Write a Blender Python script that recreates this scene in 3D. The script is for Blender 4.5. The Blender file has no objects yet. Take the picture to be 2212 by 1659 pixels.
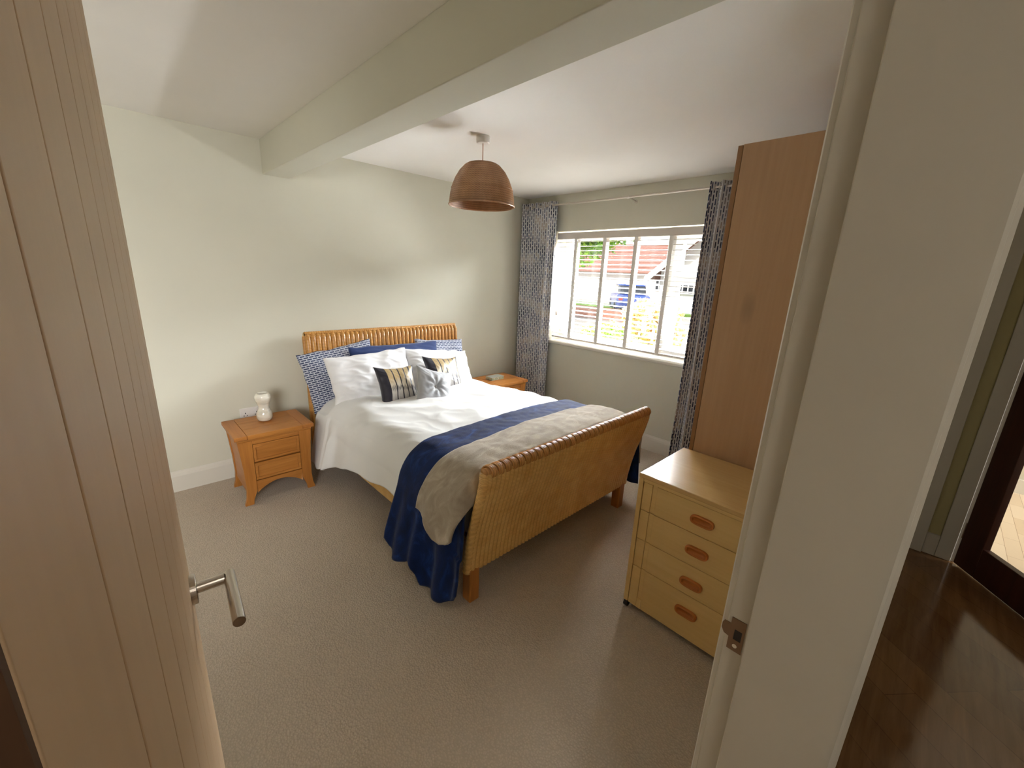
import bpy, bmesh, math, random
import numpy as np
from mathutils import Vector, Matrix, noise
random.seed(7); RNG = np.random.default_rng(7)
SC = bpy.context.scene; COL = SC.collection
PI = math.pi

# ------------------------------------------------------------------ camera, world, sun, exposure
CAM_H = 1.6
cam = bpy.data.cameras.new('camera'); camo = bpy.data.objects.new('camera', cam); COL.objects.link(camo)
cam.sensor_fit = 'HORIZONTAL'; cam.sensor_width = 36.0; cam.lens = 36.0 * 890.77 / 2212.0
cam.clip_start = 0.01; cam.clip_end = 500
Rr = (0.72160249, -0.69099856, 0.04255387); Rd = (-0.14823494, -0.2142565, -0.96546391); Rf = (0.67625161, 0.69037319, -0.25703815)
camo.matrix_world = Matrix(((Rr[0], -Rd[0], -Rf[0], 0.0), (Rr[1], -Rd[1], -Rf[1], 0.0), (Rr[2], -Rd[2], -Rf[2], CAM_H), (0, 0, 0, 1)))
SC.camera = camo
SC.view_settings.view_transform = 'Standard'; SC.view_settings.look = 'None'
SC.view_settings.gamma = 1.0; SC.view_settings.use_curve_mapping = False
SC.view_settings.exposure = 0.52
SC.cycles.use_denoising = True
SC.cycles.max_bounces = 12; SC.cycles.diffuse_bounces = 8; SC.cycles.glossy_bounces = 4
SC.cycles.transmission_bounces = 8; SC.cycles.transparent_max_bounces = 12
SC.cycles.sample_clamp_indirect = 8.0; SC.cycles.caustics_reflective = False; SC.cycles.caustics_refractive = False

WORLD_STRENGTH = 2.0
SUN_STRENGTH = 4.2
w = bpy.data.worlds.new('world'); SC.world = w; w.use_nodes = True
nt = w.node_tree; nt.nodes.clear()
wo = nt.nodes.new('ShaderNodeOutputWorld'); bg = nt.nodes.new('ShaderNodeBackground')
tc = nt.nodes.new('ShaderNodeTexCoord'); sx = nt.nodes.new('ShaderNodeSeparateXYZ'); cr = nt.nodes.new('ShaderNodeValToRGB')
nz = nt.nodes.new('ShaderNodeTexNoise'); nz.inputs['Scale'].default_value = 2.5
mx = nt.nodes.new('ShaderNodeMixRGB'); mx.inputs[2].default_value = (1, 0.98, 0.96, 1)
nt.links.new(tc.outputs['Generated'], sx.inputs[0]); nt.links.new(sx.outputs['Z'], cr.inputs[0])
nt.links.new(tc.outputs['Generated'], nz.inputs['Vector'])
cr.color_ramp.elements[0].position = 0.0; cr.color_ramp.elements[0].color = (0.95, 0.93, 0.90, 1)
cr.color_ramp.elements[1].position = 0.8; cr.color_ramp.elements[1].color = (0.72, 0.82, 1.0, 1)
nt.links.new(nz.outputs['Fac'], mx.inputs[0]); nt.links.new(cr.outputs[0], mx.inputs[1])
nt.links.new(mx.outputs[0], bg.inputs['Color']); bg.inputs['Strength'].default_value = WORLD_STRENGTH
nt.links.new(bg.outputs[0], wo.inputs[0])

sun = bpy.data.lights.new('sun', 'SUN'); suno = bpy.data.objects.new('sun', sun); COL.objects.link(suno)
sun.energy = SUN_STRENGTH; sun.angle = math.radians(1.5); sun.color = (1.0, 0.95, 0.86)
suno.rotation_euler = Vector((0.62, 0.25, -0.75)).to_track_quat('-Z', 'Y').to_euler()
suno.location = (-5, -5, 12)

def portal(name, loc, sx_, sy_, direction):
    l = bpy.data.lights.new(name, 'AREA'); l.shape = 'RECTANGLE'; l.size = sx_; l.size_y = sy_
    l.cycles.is_portal = True
    o = bpy.data.objects.new(name, l); COL.objects.link(o); o.location = loc
    o.rotation_euler = Vector(direction).to_track_quat('-Z', 'Y').to_euler()
def daylight_fill(name, loc, target, w_, h_, watts, col):
    # added area lamp standing in for daylight outside an opening, facing in
    l = bpy.data.lights.new(name, 'AREA'); l.shape = 'RECTANGLE'; l.size = w_; l.size_y = h_; l.energy = watts; l.color = col
    o = bpy.data.objects.new(name, l); COL.objects.link(o); o.location = loc
    o.rotation_euler = (Vector(target) - Vector(loc)).to_track_quat('-Z', 'Y').to_euler()
daylight_fill('sky_fill_front', (6.0, 2.4, 3.05), (2.0, 2.4, 1.4), 4.5, 1.3, 2600, (0.94, 0.98, 1.0))
daylight_fill('ground_fill_front', (5.15, 2.2, 0.20), (2.2, 2.3, 2.15), 2.8, 0.8, 3300, (0.96, 0.98, 1.0))  # added low lamp imitating light bounced off the ground, lifts the ceiling
daylight_fill('left_fill', (-1.65, -1.8, 1.85), (-0.3, 3.5, 1.2), 2.2, 1.4, 180, (1.0, 0.985, 0.96))  # added fill lamp behind the invented window
daylight_fill('patio_fill', (4.6, -4.3, 2.3), (4.6, -1.0, 0.3), 1.8, 1.8, 330, (1.0, 0.98, 0.96))  # added lamp to brighten the room past the glazed door
hall_fill = bpy.data.lights.new('hall_fill', 'AREA'); hall_fill.shape = 'DISK'; hall_fill.size = 0.3; hall_fill.energy = 5; hall_fill.color = (1.0, 0.95, 0.88)  # added fill lamp out of view, brightens the door frame
hl_ = bpy.data.objects.new('hall_fill', hall_fill); COL.objects.link(hl_); hl_.location = (-0.05, -1.15, 2.40)
portal('window_portal', (3.93, 2.2, 1.48), 1.85, 1.2, (-1, 0, 0))
portal('patio_portal', (4.6, -3.2, 1.1), 1.7, 2.1, (0, 1, 0))

# ------------------------------------------------------------------ material helpers
def lin(c):
    return tuple(((v / 255.0) / 12.92 if v / 255.0 <= 0.04045 else ((v / 255.0 + 0.055) / 1.055) ** 2.4) for v in c) + (1.0,)

class M:
    """small node-material builder"""
    def __init__(s, name, col=(200, 200, 200), rough=0.6, metal=0.0, spec=0.5, sheen=0.0):
        s.m = bpy.data.materials.new(name); s.m.use_nodes = True; s.t = s.m.node_tree
        s.b = s.t.nodes['Principled BSDF']; s.b.inputs['Base Color'].default_value = lin(col)
        s.b.inputs['Roughness'].default_value = rough; s.b.inputs['Metallic'].default_value = metal
        s.b.inputs['Specular IOR Level'].default_value = spec; s.b.inputs['Sheen Weight'].default_value = sheen
        s._c = None
    def n(s, typ, **kw):
        nd = s.t.nodes.new(typ)
        for k, v in kw.items():
            if k in nd.inputs: nd.inputs[k].default_value = v
            else: setattr(nd, k, v)
        return nd
    def l(s, a, b): s.t.links.new(a, b)
    def coord(s, which='Object', scale=(1, 1, 1), rot=(0, 0, 0)):
        if s._c is None: s._c = s.n('ShaderNodeTexCoord')
        mp = s.n('ShaderNodeMapping'); mp.inputs['Scale'].default_value = scale; mp.inputs['Rotation'].default_value = rot
        s.l(s._c.outputs[which], mp.inputs['Vector']); return mp.outputs[0]
    def noise(s, vec, scale=5, detail=4, rough=0.5, dist=0.0):
        nd = s.n('ShaderNodeTexNoise'); nd.inputs['Scale'].default_value = scale; nd.inputs['Detail'].default_value = detail
        nd.inputs['Roughness'].default_value = rough; nd.inputs['Distortion'].default_value = dist
        s.l(vec, nd.inputs['Vector']); return nd.outputs['Fac']
    def ramp(s, fac, stops):
        nd = s.n('ShaderNodeValToRGB'); e = nd.color_ramp.elements
        while len(e) < len(stops): e.new(0.5)
        for i, (p, c) in enumerate(stops): e[i].position = p; e[i].color = lin(c)
        s.l(fac, nd.inputs[0]); return nd.outputs[0]
    def mix(s, fac, a, b, mode='MIX'):
        nd = s.n('ShaderNodeMixRGB', blend_type=mode)
        for i, v in ((0, fac), (1, a), (2, b)):
            if hasattr(v, 'links'): s.l(v, nd.inputs[i])
            elif i == 0: nd.inputs[0].default_value = v
            else: nd.inputs[i].default_value = lin(v)
        return nd.outputs[0]
    def math(s, op, a, b=0.0):
        nd = s.n('ShaderNodeMath', operation=op)
        for i, v in ((0, a), (1, b)):
            if hasattr(v, 'links'): s.l(v, nd.inputs[i])
            else: nd.inputs[i].default_value = v
        return nd.outputs[0]
    def color(s, out): s.l(out, s.b.inputs['Base Color']); return s
    def rough(s, out): s.l(out, s.b.inputs['Roughness']); return s
    def bump(s, h, strength=0.3, dist=0.002):
        nd = s.n('ShaderNodeBump'); nd.inputs['Strength'].default_value = strength; nd.inputs['Distance'].default_value = dist
        s.l(h, nd.inputs['Height']); s.l(nd.outputs[0], s.b.inputs['Normal']); return s

def paint(name, col, rough=0.75, var=0.03, bump=0.08):
    m = M(name, col, rough, spec=0.3); v = m.coord()
    c2 = tuple(max(0, c * (1 - var)) for c in col)
    m.color(m.ramp(m.noise(v, 2.0, 5), [(0.3, c2), (0.7, col)])); m.bump(m.noise(v, 90, 3), bump, 0.001); return m.m

def wood(name, light, dark, axis=2, scale=1.0, rough=0.4, streak=18.0, knots=False, coat=0.0, bump=0.08):
    m = M(name, light, rough, spec=0.4)
    sc = [streak, streak, streak]; sc[axis] = streak / 14.0
    v = m.coord(scale=tuple(q * scale for q in sc))
    f = m.noise(v, 1.0, 6, 0.6, 0.8)
    sc2 = [90, 90, 90]; sc2[axis] = 4
    v2 = m.coord(scale=tuple(q * scale for q in sc2)); f2 = m.noise(v2, 1.0, 3, 0.6)
    mid = tuple((a + b) / 2 for a, b in zip(light, dark))
    c = m.ramp(f, [(0.25, dark), (0.5, mid), (0.75, light)])
    c = m.mix(0.35, c, m.ramp(f2, [(0.3, dark), (0.7, light)]))
    if knots:
        sk = [5.5, 5.5, 5.5]; sk[axis] = 2.2
        vk = m.coord(scale=tuple(sk)); vo = m.n('ShaderNodeTexVoronoi'); vo.inputs['Scale'].default_value = 1.0
        m.l(vk, vo.inputs['Vector'])
        c = m.mix(m.ramp(vo.outputs['Distance'], [(0.03, (170, 170, 170)), (0.22, (0, 0, 0))]), c, tuple(q * 0.45 for q in dark))
    m.color(c); m.bump(f2, bump, 0.001)
    if coat: m.b.inputs['Coat Weight'].default_value = coat; m.b.inputs['Coat Roughness'].default_value = 0.15
    return m.m

def fabric(name, col, rough=0.9, var=0.06, weave=900, bump=0.15, sheen=0.2, blot=4.0):
    m = M(name, col, rough, spec=0.2, sheen=sheen); v = m.coord()
    c2 = tuple(c * (1 - var) for c in col)
    m.color(m.ramp(m.noise(v, blot, 4), [(0.3, c2), (0.7, col)])); m.bump(m.noise(v, weave, 2), bump, 0.0006); return m.m

MAT = {}
MAT['wall'] = paint('wall_paint', (208, 206, 191), 0.8, 0.02)
MAT['ceiling'] = paint('ceiling_paint', (236, 233, 228), 0.85, 0.015)
MAT['white'] = paint('white_gloss_paint', (214, 210, 200), 0.35, 0.02, 0.03)
MAT['trim'] = paint('trim_paint', (196, 190, 176), 0.4, 0.03, 0.03)
MAT['hallwall'] = paint('hall_wall_paint', (176, 166, 122), 0.8, 0.03)
MAT['reveal'] = paint('reveal_paint', (206, 202, 186), 0.6, 0.02, 0.03)
MAT['pvc'] = M('white_plastic', (208, 208, 208), 0.3).m
MAT['blind'] = M('white_slat_paint', (206, 203, 198), 0.45).m
MAT['tape'] = fabric('white_ladder_tape', (244, 242, 238))
MAT['rail'] = paint('blind_rail_paint', (214, 206, 198), 0.45, 0.01, 0.02)
MAT['steel'] = M('brushed_steel', (190, 182, 172), 0.24, 1.0).m
MAT['plate'] = M('bronzed_plate', (128, 104, 84), 0.4, 0.7).m
MAT['screw'] = M('screw_head', (220, 218, 210), 0.3, 0.6).m
MAT['black'] = M('black_plastic', (18, 16, 15), 0.5).m
MAT['dark'] = M('dark_gap', (34, 22, 14), 0.9).m
MAT['pole'] = M('satin_pole', (196, 186, 176), 0.3, 0.6).m
MAT['plastic'] = M('white_socket_plastic', (224, 220, 216), 0.35).m

# carpet: loop pile in fine rows
m = M('carpet_loop', (168, 150, 132), 0.95, spec=0.1, sheen=0.15); v = m.coord()
vo = m.n('ShaderNodeTexVoronoi'); vo.inputs['Scale'].default_value = 130.0; m.l(v, vo.inputs['Vector'])
c = m.ramp(m.noise(v, 1.3, 5), [(0.3, (188, 175, 159)), (0.7, (198, 186, 169))])
c = m.mix(0.30, c, m.ramp(vo.outputs['Distance'], [(0.0, (204, 188, 168)), (0.6, (138, 124, 108))]))
m.color(c); m.bump(vo.outputs['Distance'], 0.7, -0.004); MAT['carpet'] = m.m

# hall floor: glossy dark laminate
m = M('hall_floor_boards', (110, 78, 50), 0.28, spec=0.6)
br = m.n('ShaderNodeTexBrick'); br.offset = 0.37; br.inputs['Scale'].default_value = 1.0
br.inputs['Brick Width'].default_value = 1.2; br.inputs['Row Height'].default_value = 0.14; br.inputs['Mortar Size'].default_value = 0.002
br.inputs['Color1'].default_value = lin((128, 92, 58)); br.inputs['Color2'].default_value = lin((96, 66, 42)); br.inputs['Mortar'].default_value = lin((80, 54, 34))
m.l(m.coord(rot=(0, 0, math.radians(-50))), br.inputs['Vector'])
f = m.noise(m.coord(scale=(3, 30, 1), rot=(0, 0, math.radians(-50))), 1.0, 5, 0.6, 0.6)
m.color(m.mix(0.45, br.outputs['Color'], m.ramp(f, [(0.3, (84, 58, 36)), (0.7, (140, 104, 68))])))
m.rough(m.ramp(m.noise(m.coord(), 5.0, 3), [(0.35, (84, 84, 84)), (0.65, (120, 120, 120))])); MAT['hallfloor'] = m.m
m = M('sunroom_floor', (190, 172, 148), 0.3, spec=0.5)
br = m.n('ShaderNodeTexBrick'); br.inputs['Scale'].default_value = 1.0; br.inputs['Brick Width'].default_value = 0.3; br.inputs['Row Height'].default_value = 0.075; br.inputs['Mortar Size'].default_value = 0.001
br.inputs['Color1'].default_value = lin((208, 190, 164)); br.inputs['Color2'].default_value = lin((190, 168, 138)); br.inputs['Mortar'].default_value = lin((120, 90, 60))
m.l(m.coord(), br.inputs['Vector']); m.color(br.outputs['Color']); MAT['sunfloor'] = m.m

MAT['leaf_oak'] = wood('pale_oak_boards', (208, 180, 146), (196, 166, 132), 2, 0.6, 0.42, 10, bump=0.03)
MAT['edge_oak'] = wood('shaded_oak_edge', (88, 58, 34), (68, 44, 26), 2, 1.2, 0.7, 18)  # oak darkened: shade on the hinge edge is put into the colour
MAT['oak'] = wood('honey_oak', (196, 134, 66), (150, 92, 36), 0, 1.0, 0.38, 16)
MAT['oakv'] = wood('honey_oak_upright', (190, 128, 60), (146, 88, 34), 2, 1.0, 0.4, 16)
MAT['oaky'] = wood('honey_oak_crosswise', (188, 124, 60), (150, 92, 40), 1, 1.0, 0.38, 16)
MAT['beech'] = wood('pale_beech', (220, 188, 128), (206, 170, 106), 1, 0.8, 0.35, 14, bump=0.03, coat=0.25)
MAT['beechtop'] = wood('pale_beech_top', (208, 174, 120), (194, 158, 102), 1, 0.8, 0.27, 14, bump=0.02, coat=0.2)
MAT['handlewood'] = wood('orange_handle_wood', (196, 122, 58), (164, 92, 38), 1, 2.0, 0.35, 18)
MAT['wardrobe'] = wood('knotty_alder_panel', (188, 152, 118), (170, 134, 100), 2, 0.7, 0.45, 9, knots=True, bump=0.02)
MAT['wardedge'] = wood('wardrobe_edge', (150, 110, 72), (130, 92, 58), 2, 0.8, 0.45, 12)
MAT['mahogany'] = wood('dark_red_wood', (74, 36, 22), (52, 24, 14), 2, 1.0, 0.35, 16)

def cane(name, light, dark, axis_rows=2, rows=260.0):
    m = M(name, light, 0.27, spec=0.6)
    v = m.coord()
    wv = m.n('ShaderNodeTexWave', wave_type='BANDS', bands_direction='Z' if axis_rows == 2 else 'X')
    wv.inputs['Scale'].default_value = rows / 6.283 * 0.5; wv.inputs['Distortion'].default_value = 1.2; wv.inputs['Detail'].default_value = 1.0; wv.inputs['Detail Scale'].default_value = 8.0
    m.l(v, wv.inputs['Vector'])
    c = m.ramp(m.noise(v, 11, 4, 0.6), [(0.25, dark), (0.75, light)])
    sp = m.ramp(m.noise(v, 60, 2), [(0.62, (0, 0, 0)), (0.8, (120, 120, 120))])
    c = m.mix(sp, c, tuple(q * 0.6 for q in dark))
    c = m.mix(m.math('MULTIPLY', m.math('SUBTRACT', 1.0, wv.outputs['Fac']), 0.35), c, tuple(q * 0.5 for q in dark))
    m.color(c); m.bump(wv.outputs['Fac'], 0.3, 0.001)
    return m.m
MAT['cane'] = cane('woven_cane', (236, 194, 122), (212, 164, 92), 2, 520)
MAT['canehead'] = cane('woven_cane_pale', (218, 164, 92), (180, 122, 56), 2, 330)
MAT['canelip'] = cane('cane_binding', (214, 158, 92), (176, 120, 62), 0, 260)
MAT['legwood'] = wood('bed_leg_wood', (190, 126, 62), (150, 92, 38), 2, 1.2, 0.35, 20)
MAT['shade'] = cane('rattan_shade', (190, 142, 98), (156, 110, 70), 2, 300)

MAT['duvet'] = fabric('white_cotton', (226, 226, 226), 0.85, 0.02, 600, 0.08, 0.1)
MAT['pillow'] = fabric('white_pillow_cotton', (230, 230, 232), 0.85, 0.02, 600, 0.08, 0.1)
MAT['sheet'] = fabric('white_sheet', (206, 202, 194), 0.9, 0.03)
MAT['greycush'] = fabric('silver_grey_velvet', (172, 174, 178), 0.6, 0.06, 500, 0.1, 0.5)
MAT['navycotton'] = fabric('navy_cotton', (44, 62, 108), 0.8, 0.1)
def velvet(name, a, b, c_, sheen=0.3, scale=6.0, rough=0.8, fine=260):
    m = M(name, a, rough, spec=0.2, sheen=sheen); v = m.coord(scale=(1, 1.6, 1))
    m.b.inputs['Sheen Roughness'].default_value = 0.4
    f = m.noise(v, scale, 5, 0.6, 1.0)
    m.color(m.ramp(f, [(0.3, a), (0.55, b), (0.75, c_)])); m.bump(m.noise(m.coord(), fine, 3), 0.5, 0.003); return m.m
MAT['navy'] = velvet('navy_fleece', (6, 22, 58), (10, 34, 82), (28, 62, 128), 0.10, 7)
MAT['beige'] = velvet('beige_plush', (140, 128, 114), (160, 148, 132), (184, 172, 156), 0.35, 9, 0.9, 220)

# dash pattern fabric (uv in metres)
def dashes(name, tall, ground, cols, w_, h_, mort, flip=False):
    m = M(name, ground, 0.8, spec=0.25)
    c_ = m.n('ShaderNodeTexCoord'); mp = m.n('ShaderNodeMapping'); m.l(c_.outputs['UV'], mp.inputs['Vector'])
    mp.inputs['Rotation'].default_value = (0, 0, PI / 2 if tall else 0)
    nd = m.n('ShaderNodeTexNoise'); nd.inputs['Scale'].default_value = 9.0; m.l(c_.outputs['UV'], nd.inputs['Vector'])
    ad = m.n('ShaderNodeVectorMath', operation='MULTIPLY_ADD'); m.l(nd.outputs['Color'], ad.inputs[0])
    ad.inputs[1].default_value = (0.006, 0.006, 0); m.l(mp.outputs[0], ad.inputs[2])
    br = m.n('ShaderNodeTexBrick'); br.offset = 0.5; br.offset_frequency = 2; m.l(ad.outputs[0], br.inputs['Vector'])
    br.inputs['Scale'].default_value = 1.0; br.inputs['Brick Width'].default_value = h_; br.inputs['Row Height'].default_value = w_
    br.inputs['Mortar Size'].default_value = mort; br.inputs['Mortar Smooth'].default_value = 0.3
    br.inputs['Color1'].default_value = (0, 0, 0, 1); br.inputs['Color2'].default_value = (1, 1, 1, 1); br.inputs['Mortar'].default_value = (0.5, 0.5, 0.5, 1); br.inputs['Bias'].default_value = 0.0
    bands = m.n('ShaderNodeTexNoise'); bands.inputs['Scale'].default_value = 1.0
    mp2 = m.n('ShaderNodeMapping'); mp2.inputs['Scale'].default_value = (1.5, 6.5, 1) if tall else (3, 3, 1); m.l(c_.outputs['UV'], mp2.inputs['Vector']); m.l(mp2.outputs[0], bands.inputs['Vector'])
    f = m.math('ADD', m.math('MULTIPLY', br.outputs['Color'], 0.42), m.math('MULTIPLY', m.math('SUBTRACT', bands.outputs['Fac'], 0.5), 2.5))
    f = m.math('ADD', f, 0.28)
    c = m.ramp(f, cols)
    m.color(m.mix(br.outputs['Fac'], c, ground)); m.bump(m.noise(m.coord(), 700, 2), 0.1, 0.0005)
    return m.m
MAT['curtain'] = dashes('dash_print_curtain', True, (206, 206, 208),
    [(0.0, (22, 30, 52)), (0.3, (34, 46, 78)), (0.5, (84, 94, 122)), (0.64, (132, 126, 126)), (0.85, (172, 156, 140))], 0.022, 0.058, 0.0075)
MAT['dashpillow'] = dashes('dash_print_pillow', False, (180, 184, 196),
    [(0.0, (44, 54, 84)), (0.4, (62, 72, 102)), (0.7, (88, 92, 116)), (1.0, (110, 110, 130))], 0.016, 0.040, 0.0042)

# striped cushion: constant bands along local u (uv.x), brushed gold to silver along uv.y
m = M('gold_navy_stripe', (150, 130, 90), 0.38, spec=0.5, sheen=0.2)
c_ = m.n('ShaderNodeTexCoord'); s_ = m.n('ShaderNodeSeparateXYZ'); m.l(c_.outputs['UV'], s_.inputs[0])
mp = m.n('ShaderNodeMapping'); mp.inputs['Scale'].default_value = (70, 3, 1); m.l(c_.outputs['UV'], mp.inputs['Vector'])
ndn = m.n('ShaderNodeTexNoise'); ndn.inputs['Scale'].default_value = 1.0; m.l(mp.outputs[0], ndn.inputs['Vector'])
g = m.math('ADD', s_.outputs['Y'], m.math('MULTIPLY', m.math('SUBTRACT', ndn.outputs['Fac'], 0.5), 0.35))
grad = m.ramp(g, [(0.0, (40, 36, 40)), (0.10, (150, 146, 144)), (0.36, (196, 192, 184)), (0.44, (110, 104, 100)), (0.5, (206, 198, 180)), (0.72, (176, 152, 108)), (1.0, (150, 128, 84))])
st = m.n('ShaderNodeValToRGB'); st.color_ramp.interpolation = 'CONSTANT'; e = st.color_ramp.elements
bands = [(0.0, 0), (0.20, 1), (0.335, 0), (0.365, 1), (0.50, 0), (0.53, 1), (0.655, 0), (0.685, 1), (0.80, 0), (0.84, 1), (0.93, 0)]
while len(e) < len(bands): e.new(0.5)
for i, (p_, v_) in enumerate(bands): e[i].position = p_; e[i].color = (v_, v_, v_, 1)
m.l(s_.outputs['X'], st.inputs[0])
m.color(m.mix(st.outputs[0], (24, 22, 38), grad)); MAT['stripe'] = m.m

m = M('vase_glaze', (226, 222, 208), 0.12, spec=0.6); m.b.inputs['Coat Weight'].default_value = 0.5
m.b.inputs['Subsurface Weight'].default_value = 0.2; m.b.inputs['Subsurface Radius'].default_value = (0.02, 0.02, 0.02)
m.color(m.ramp(m.noise(m.coord(scale=(4, 4, 18)), 1.0, 4, 0.5, 1.5), [(0.35, (206, 202, 188)), (0.6, (236, 232, 220))])); MAT['vase'] = m.m
# clear window glass (thin)
m = M('window_glass', (255, 255, 255), 0.0)
tr = m.n('ShaderNodeBsdfTransparent'); gl = m.n('ShaderNodeBsdfGlossy'); gl.inputs['Roughness'].default_value = 0.02
fr = m.n('ShaderNodeFresnel'); fr.inputs['IOR'].default_value = 1.45; ms = m.n('ShaderNodeMixShader')
m.l(m.math('MULTIPLY', fr.outputs[0], 0.8), ms.inputs[0]); m.l(tr.outputs[0], ms.inputs[1]); m.l(gl.outputs[0], ms.inputs[2])
m.l(ms.outputs[0], m.t.nodes['Material Output'].inputs['Surface']); MAT['glass'] = m.m

def leafmat(name, a, b, c3):
    m = M(name, a, 0.6); v = m.coord()
    m.color(m.ramp(m.noise(v, 3.5, 4), [(0.3, a), (0.5, b), (0.7, c3)])); return m.m
MAT['leafgreen'] = leafmat('green_leaves', (58, 110, 30), (110, 160, 40), (170, 190, 50))
MAT['hedge'] = leafmat('hedge_leaves', (60, 112, 34), (96, 140, 40), (150, 160, 60))
MAT['shrub'] = leafmat('shrub_leaves', (140, 112, 64), (196, 168, 108), (226, 206, 160))
MAT['bark'] = paint('bark', (90, 70, 50), 0.9, 0.2, 0.5)
MAT['render'] = paint('white_render', (216, 212, 206), 0.9, 0.02)
MAT['brick'] = paint('red_brick', (176, 128, 112), 0.9, 0.15)
MAT['tar'] = paint('pale_paving', (150, 146, 140), 0.9, 0.08)
MAT['lawn'] = paint('lawn_grass', (96, 128, 56), 0.95, 0.2)
MAT['soil'] = paint('border_soil', (104, 84, 62), 0.95, 0.2)
MAT['rooftile'] = wood('roof_tiles', (150, 108, 96), (124, 86, 76), 0, 1.0, 0.8, 2)
MAT['carblue'] = M('blue_car_paint', (40, 70, 150), 0.25, 0.2).m
MAT['carglass'] = M('dark_car_glass', (30, 34, 40), 0.1).m
MAT['redlamp'] = M('red_lamp_lens', (170, 30, 24), 0.2).m

# ------------------------------------------------------------------ object helpers
def tag(o, label=None, cat=None, group=None, kind=None):
    if label: o['label'] = label
    if cat: o['category'] = cat
    if group: o['group'] = group
    if kind: o['kind'] = kind
    return o
def thing(name, label, cat, loc=(0, 0, 0), group=None, rotz=0.0):
    o = bpy.data.objects.new(name, None); COL.objects.link(o); o.location = loc; o.rotation_euler = (0, 0, rotz)
    o.empty_display_size = 0.1
    return tag(o, label, cat, group)
def struct_root(name, loc=(0, 0, 0)):
    o = bpy.data.objects.new(name, None); COL.objects.link(o); o.location = loc; o['kind'] = 'structure'; return o
def root_off(p):
    v = Vector((0, 0, 0))
    while p is not None: v += p.location; p = p.parent
    return v
def mk(name, vs, fs, mat, parent=None, loc=None, smooth=False, uvs=None, bevel=0.0, seg=2, world=True, mats=None, mi=None):
    """link ONE mesh object; vs in world coordinates unless world=False"""
    me = bpy.data.meshes.new(name)
    off = Vector((0, 0, 0))
    if world:
        off = root_off(parent) + (Vector(loc) if loc is not None and parent is None else Vector((0, 0, 0)))
        if loc is not None and parent is not None: off = off + Vector(loc)
    vs = [(a[0] - off.x, a[1] - off.y, a[2] - off.z) for a in vs]
    me.from_pydata(vs, [], [tuple(int(i) for i in f) for f in fs])
    if mats:
        for q in mats: me.materials.append(q)
        for p_, i_ in zip(me.polygons, mi): p_.material_index = i_
    else: me.materials.append(mat)
    if uvs is not None:
        uv = me.uv_layers.new(name='UVMap')
        for lp in me.loops: uv.data[lp.index].uv = uvs[lp.vertex_index]
    me.update()
    bm = bmesh.new(); bm.from_mesh(me); bmesh.ops.recalc_face_normals(bm, faces=bm.faces); bm.to_mesh(me); bm.free()
    if smooth: me.shade_smooth()
    o = bpy.data.objects.new(name, me); COL.objects.link(o)
    if parent is not None: o.parent = parent
    if loc is not None: o.location = loc
    if bevel > 0:
        b = o.modifiers.new('bevel', 'BEVEL'); b.width = bevel; b.segments = seg; b.limit_method = 'ANGLE'; b.angle_limit = math.radians(40)
        me.shade_smooth(); 
        try: me.shade_auto_smooth
        except Exception: pass
        wn = o.modifiers.new('wn', 'WEIGHTED_NORMAL'); wn.keep_sharp = True
    return o
def boxg(x0, x1, y0, y1, z0, z1, base=0):
    vs = [(x, y, z) for z in (z0, z1) for y in (y0, y1) for x in (x0, x1)]
    fs = [(0, 1, 3, 2), (4, 6, 7, 5), (0, 4, 5, 1), (1, 5, 7, 3), (3, 7, 6, 2), (2, 6, 4, 0)]
    return vs, [tuple(i + base for i in f) for f in fs]
def box(name, x0, x1, y0, y1, z0, z1, mat, parent=None, bevel=0.0, seg=2, **k):
    vs, fs = boxg(x0, x1, y0, y1, z0, z1); return mk(name, vs, fs, mat, parent, bevel=bevel, seg=seg, **k)
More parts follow.
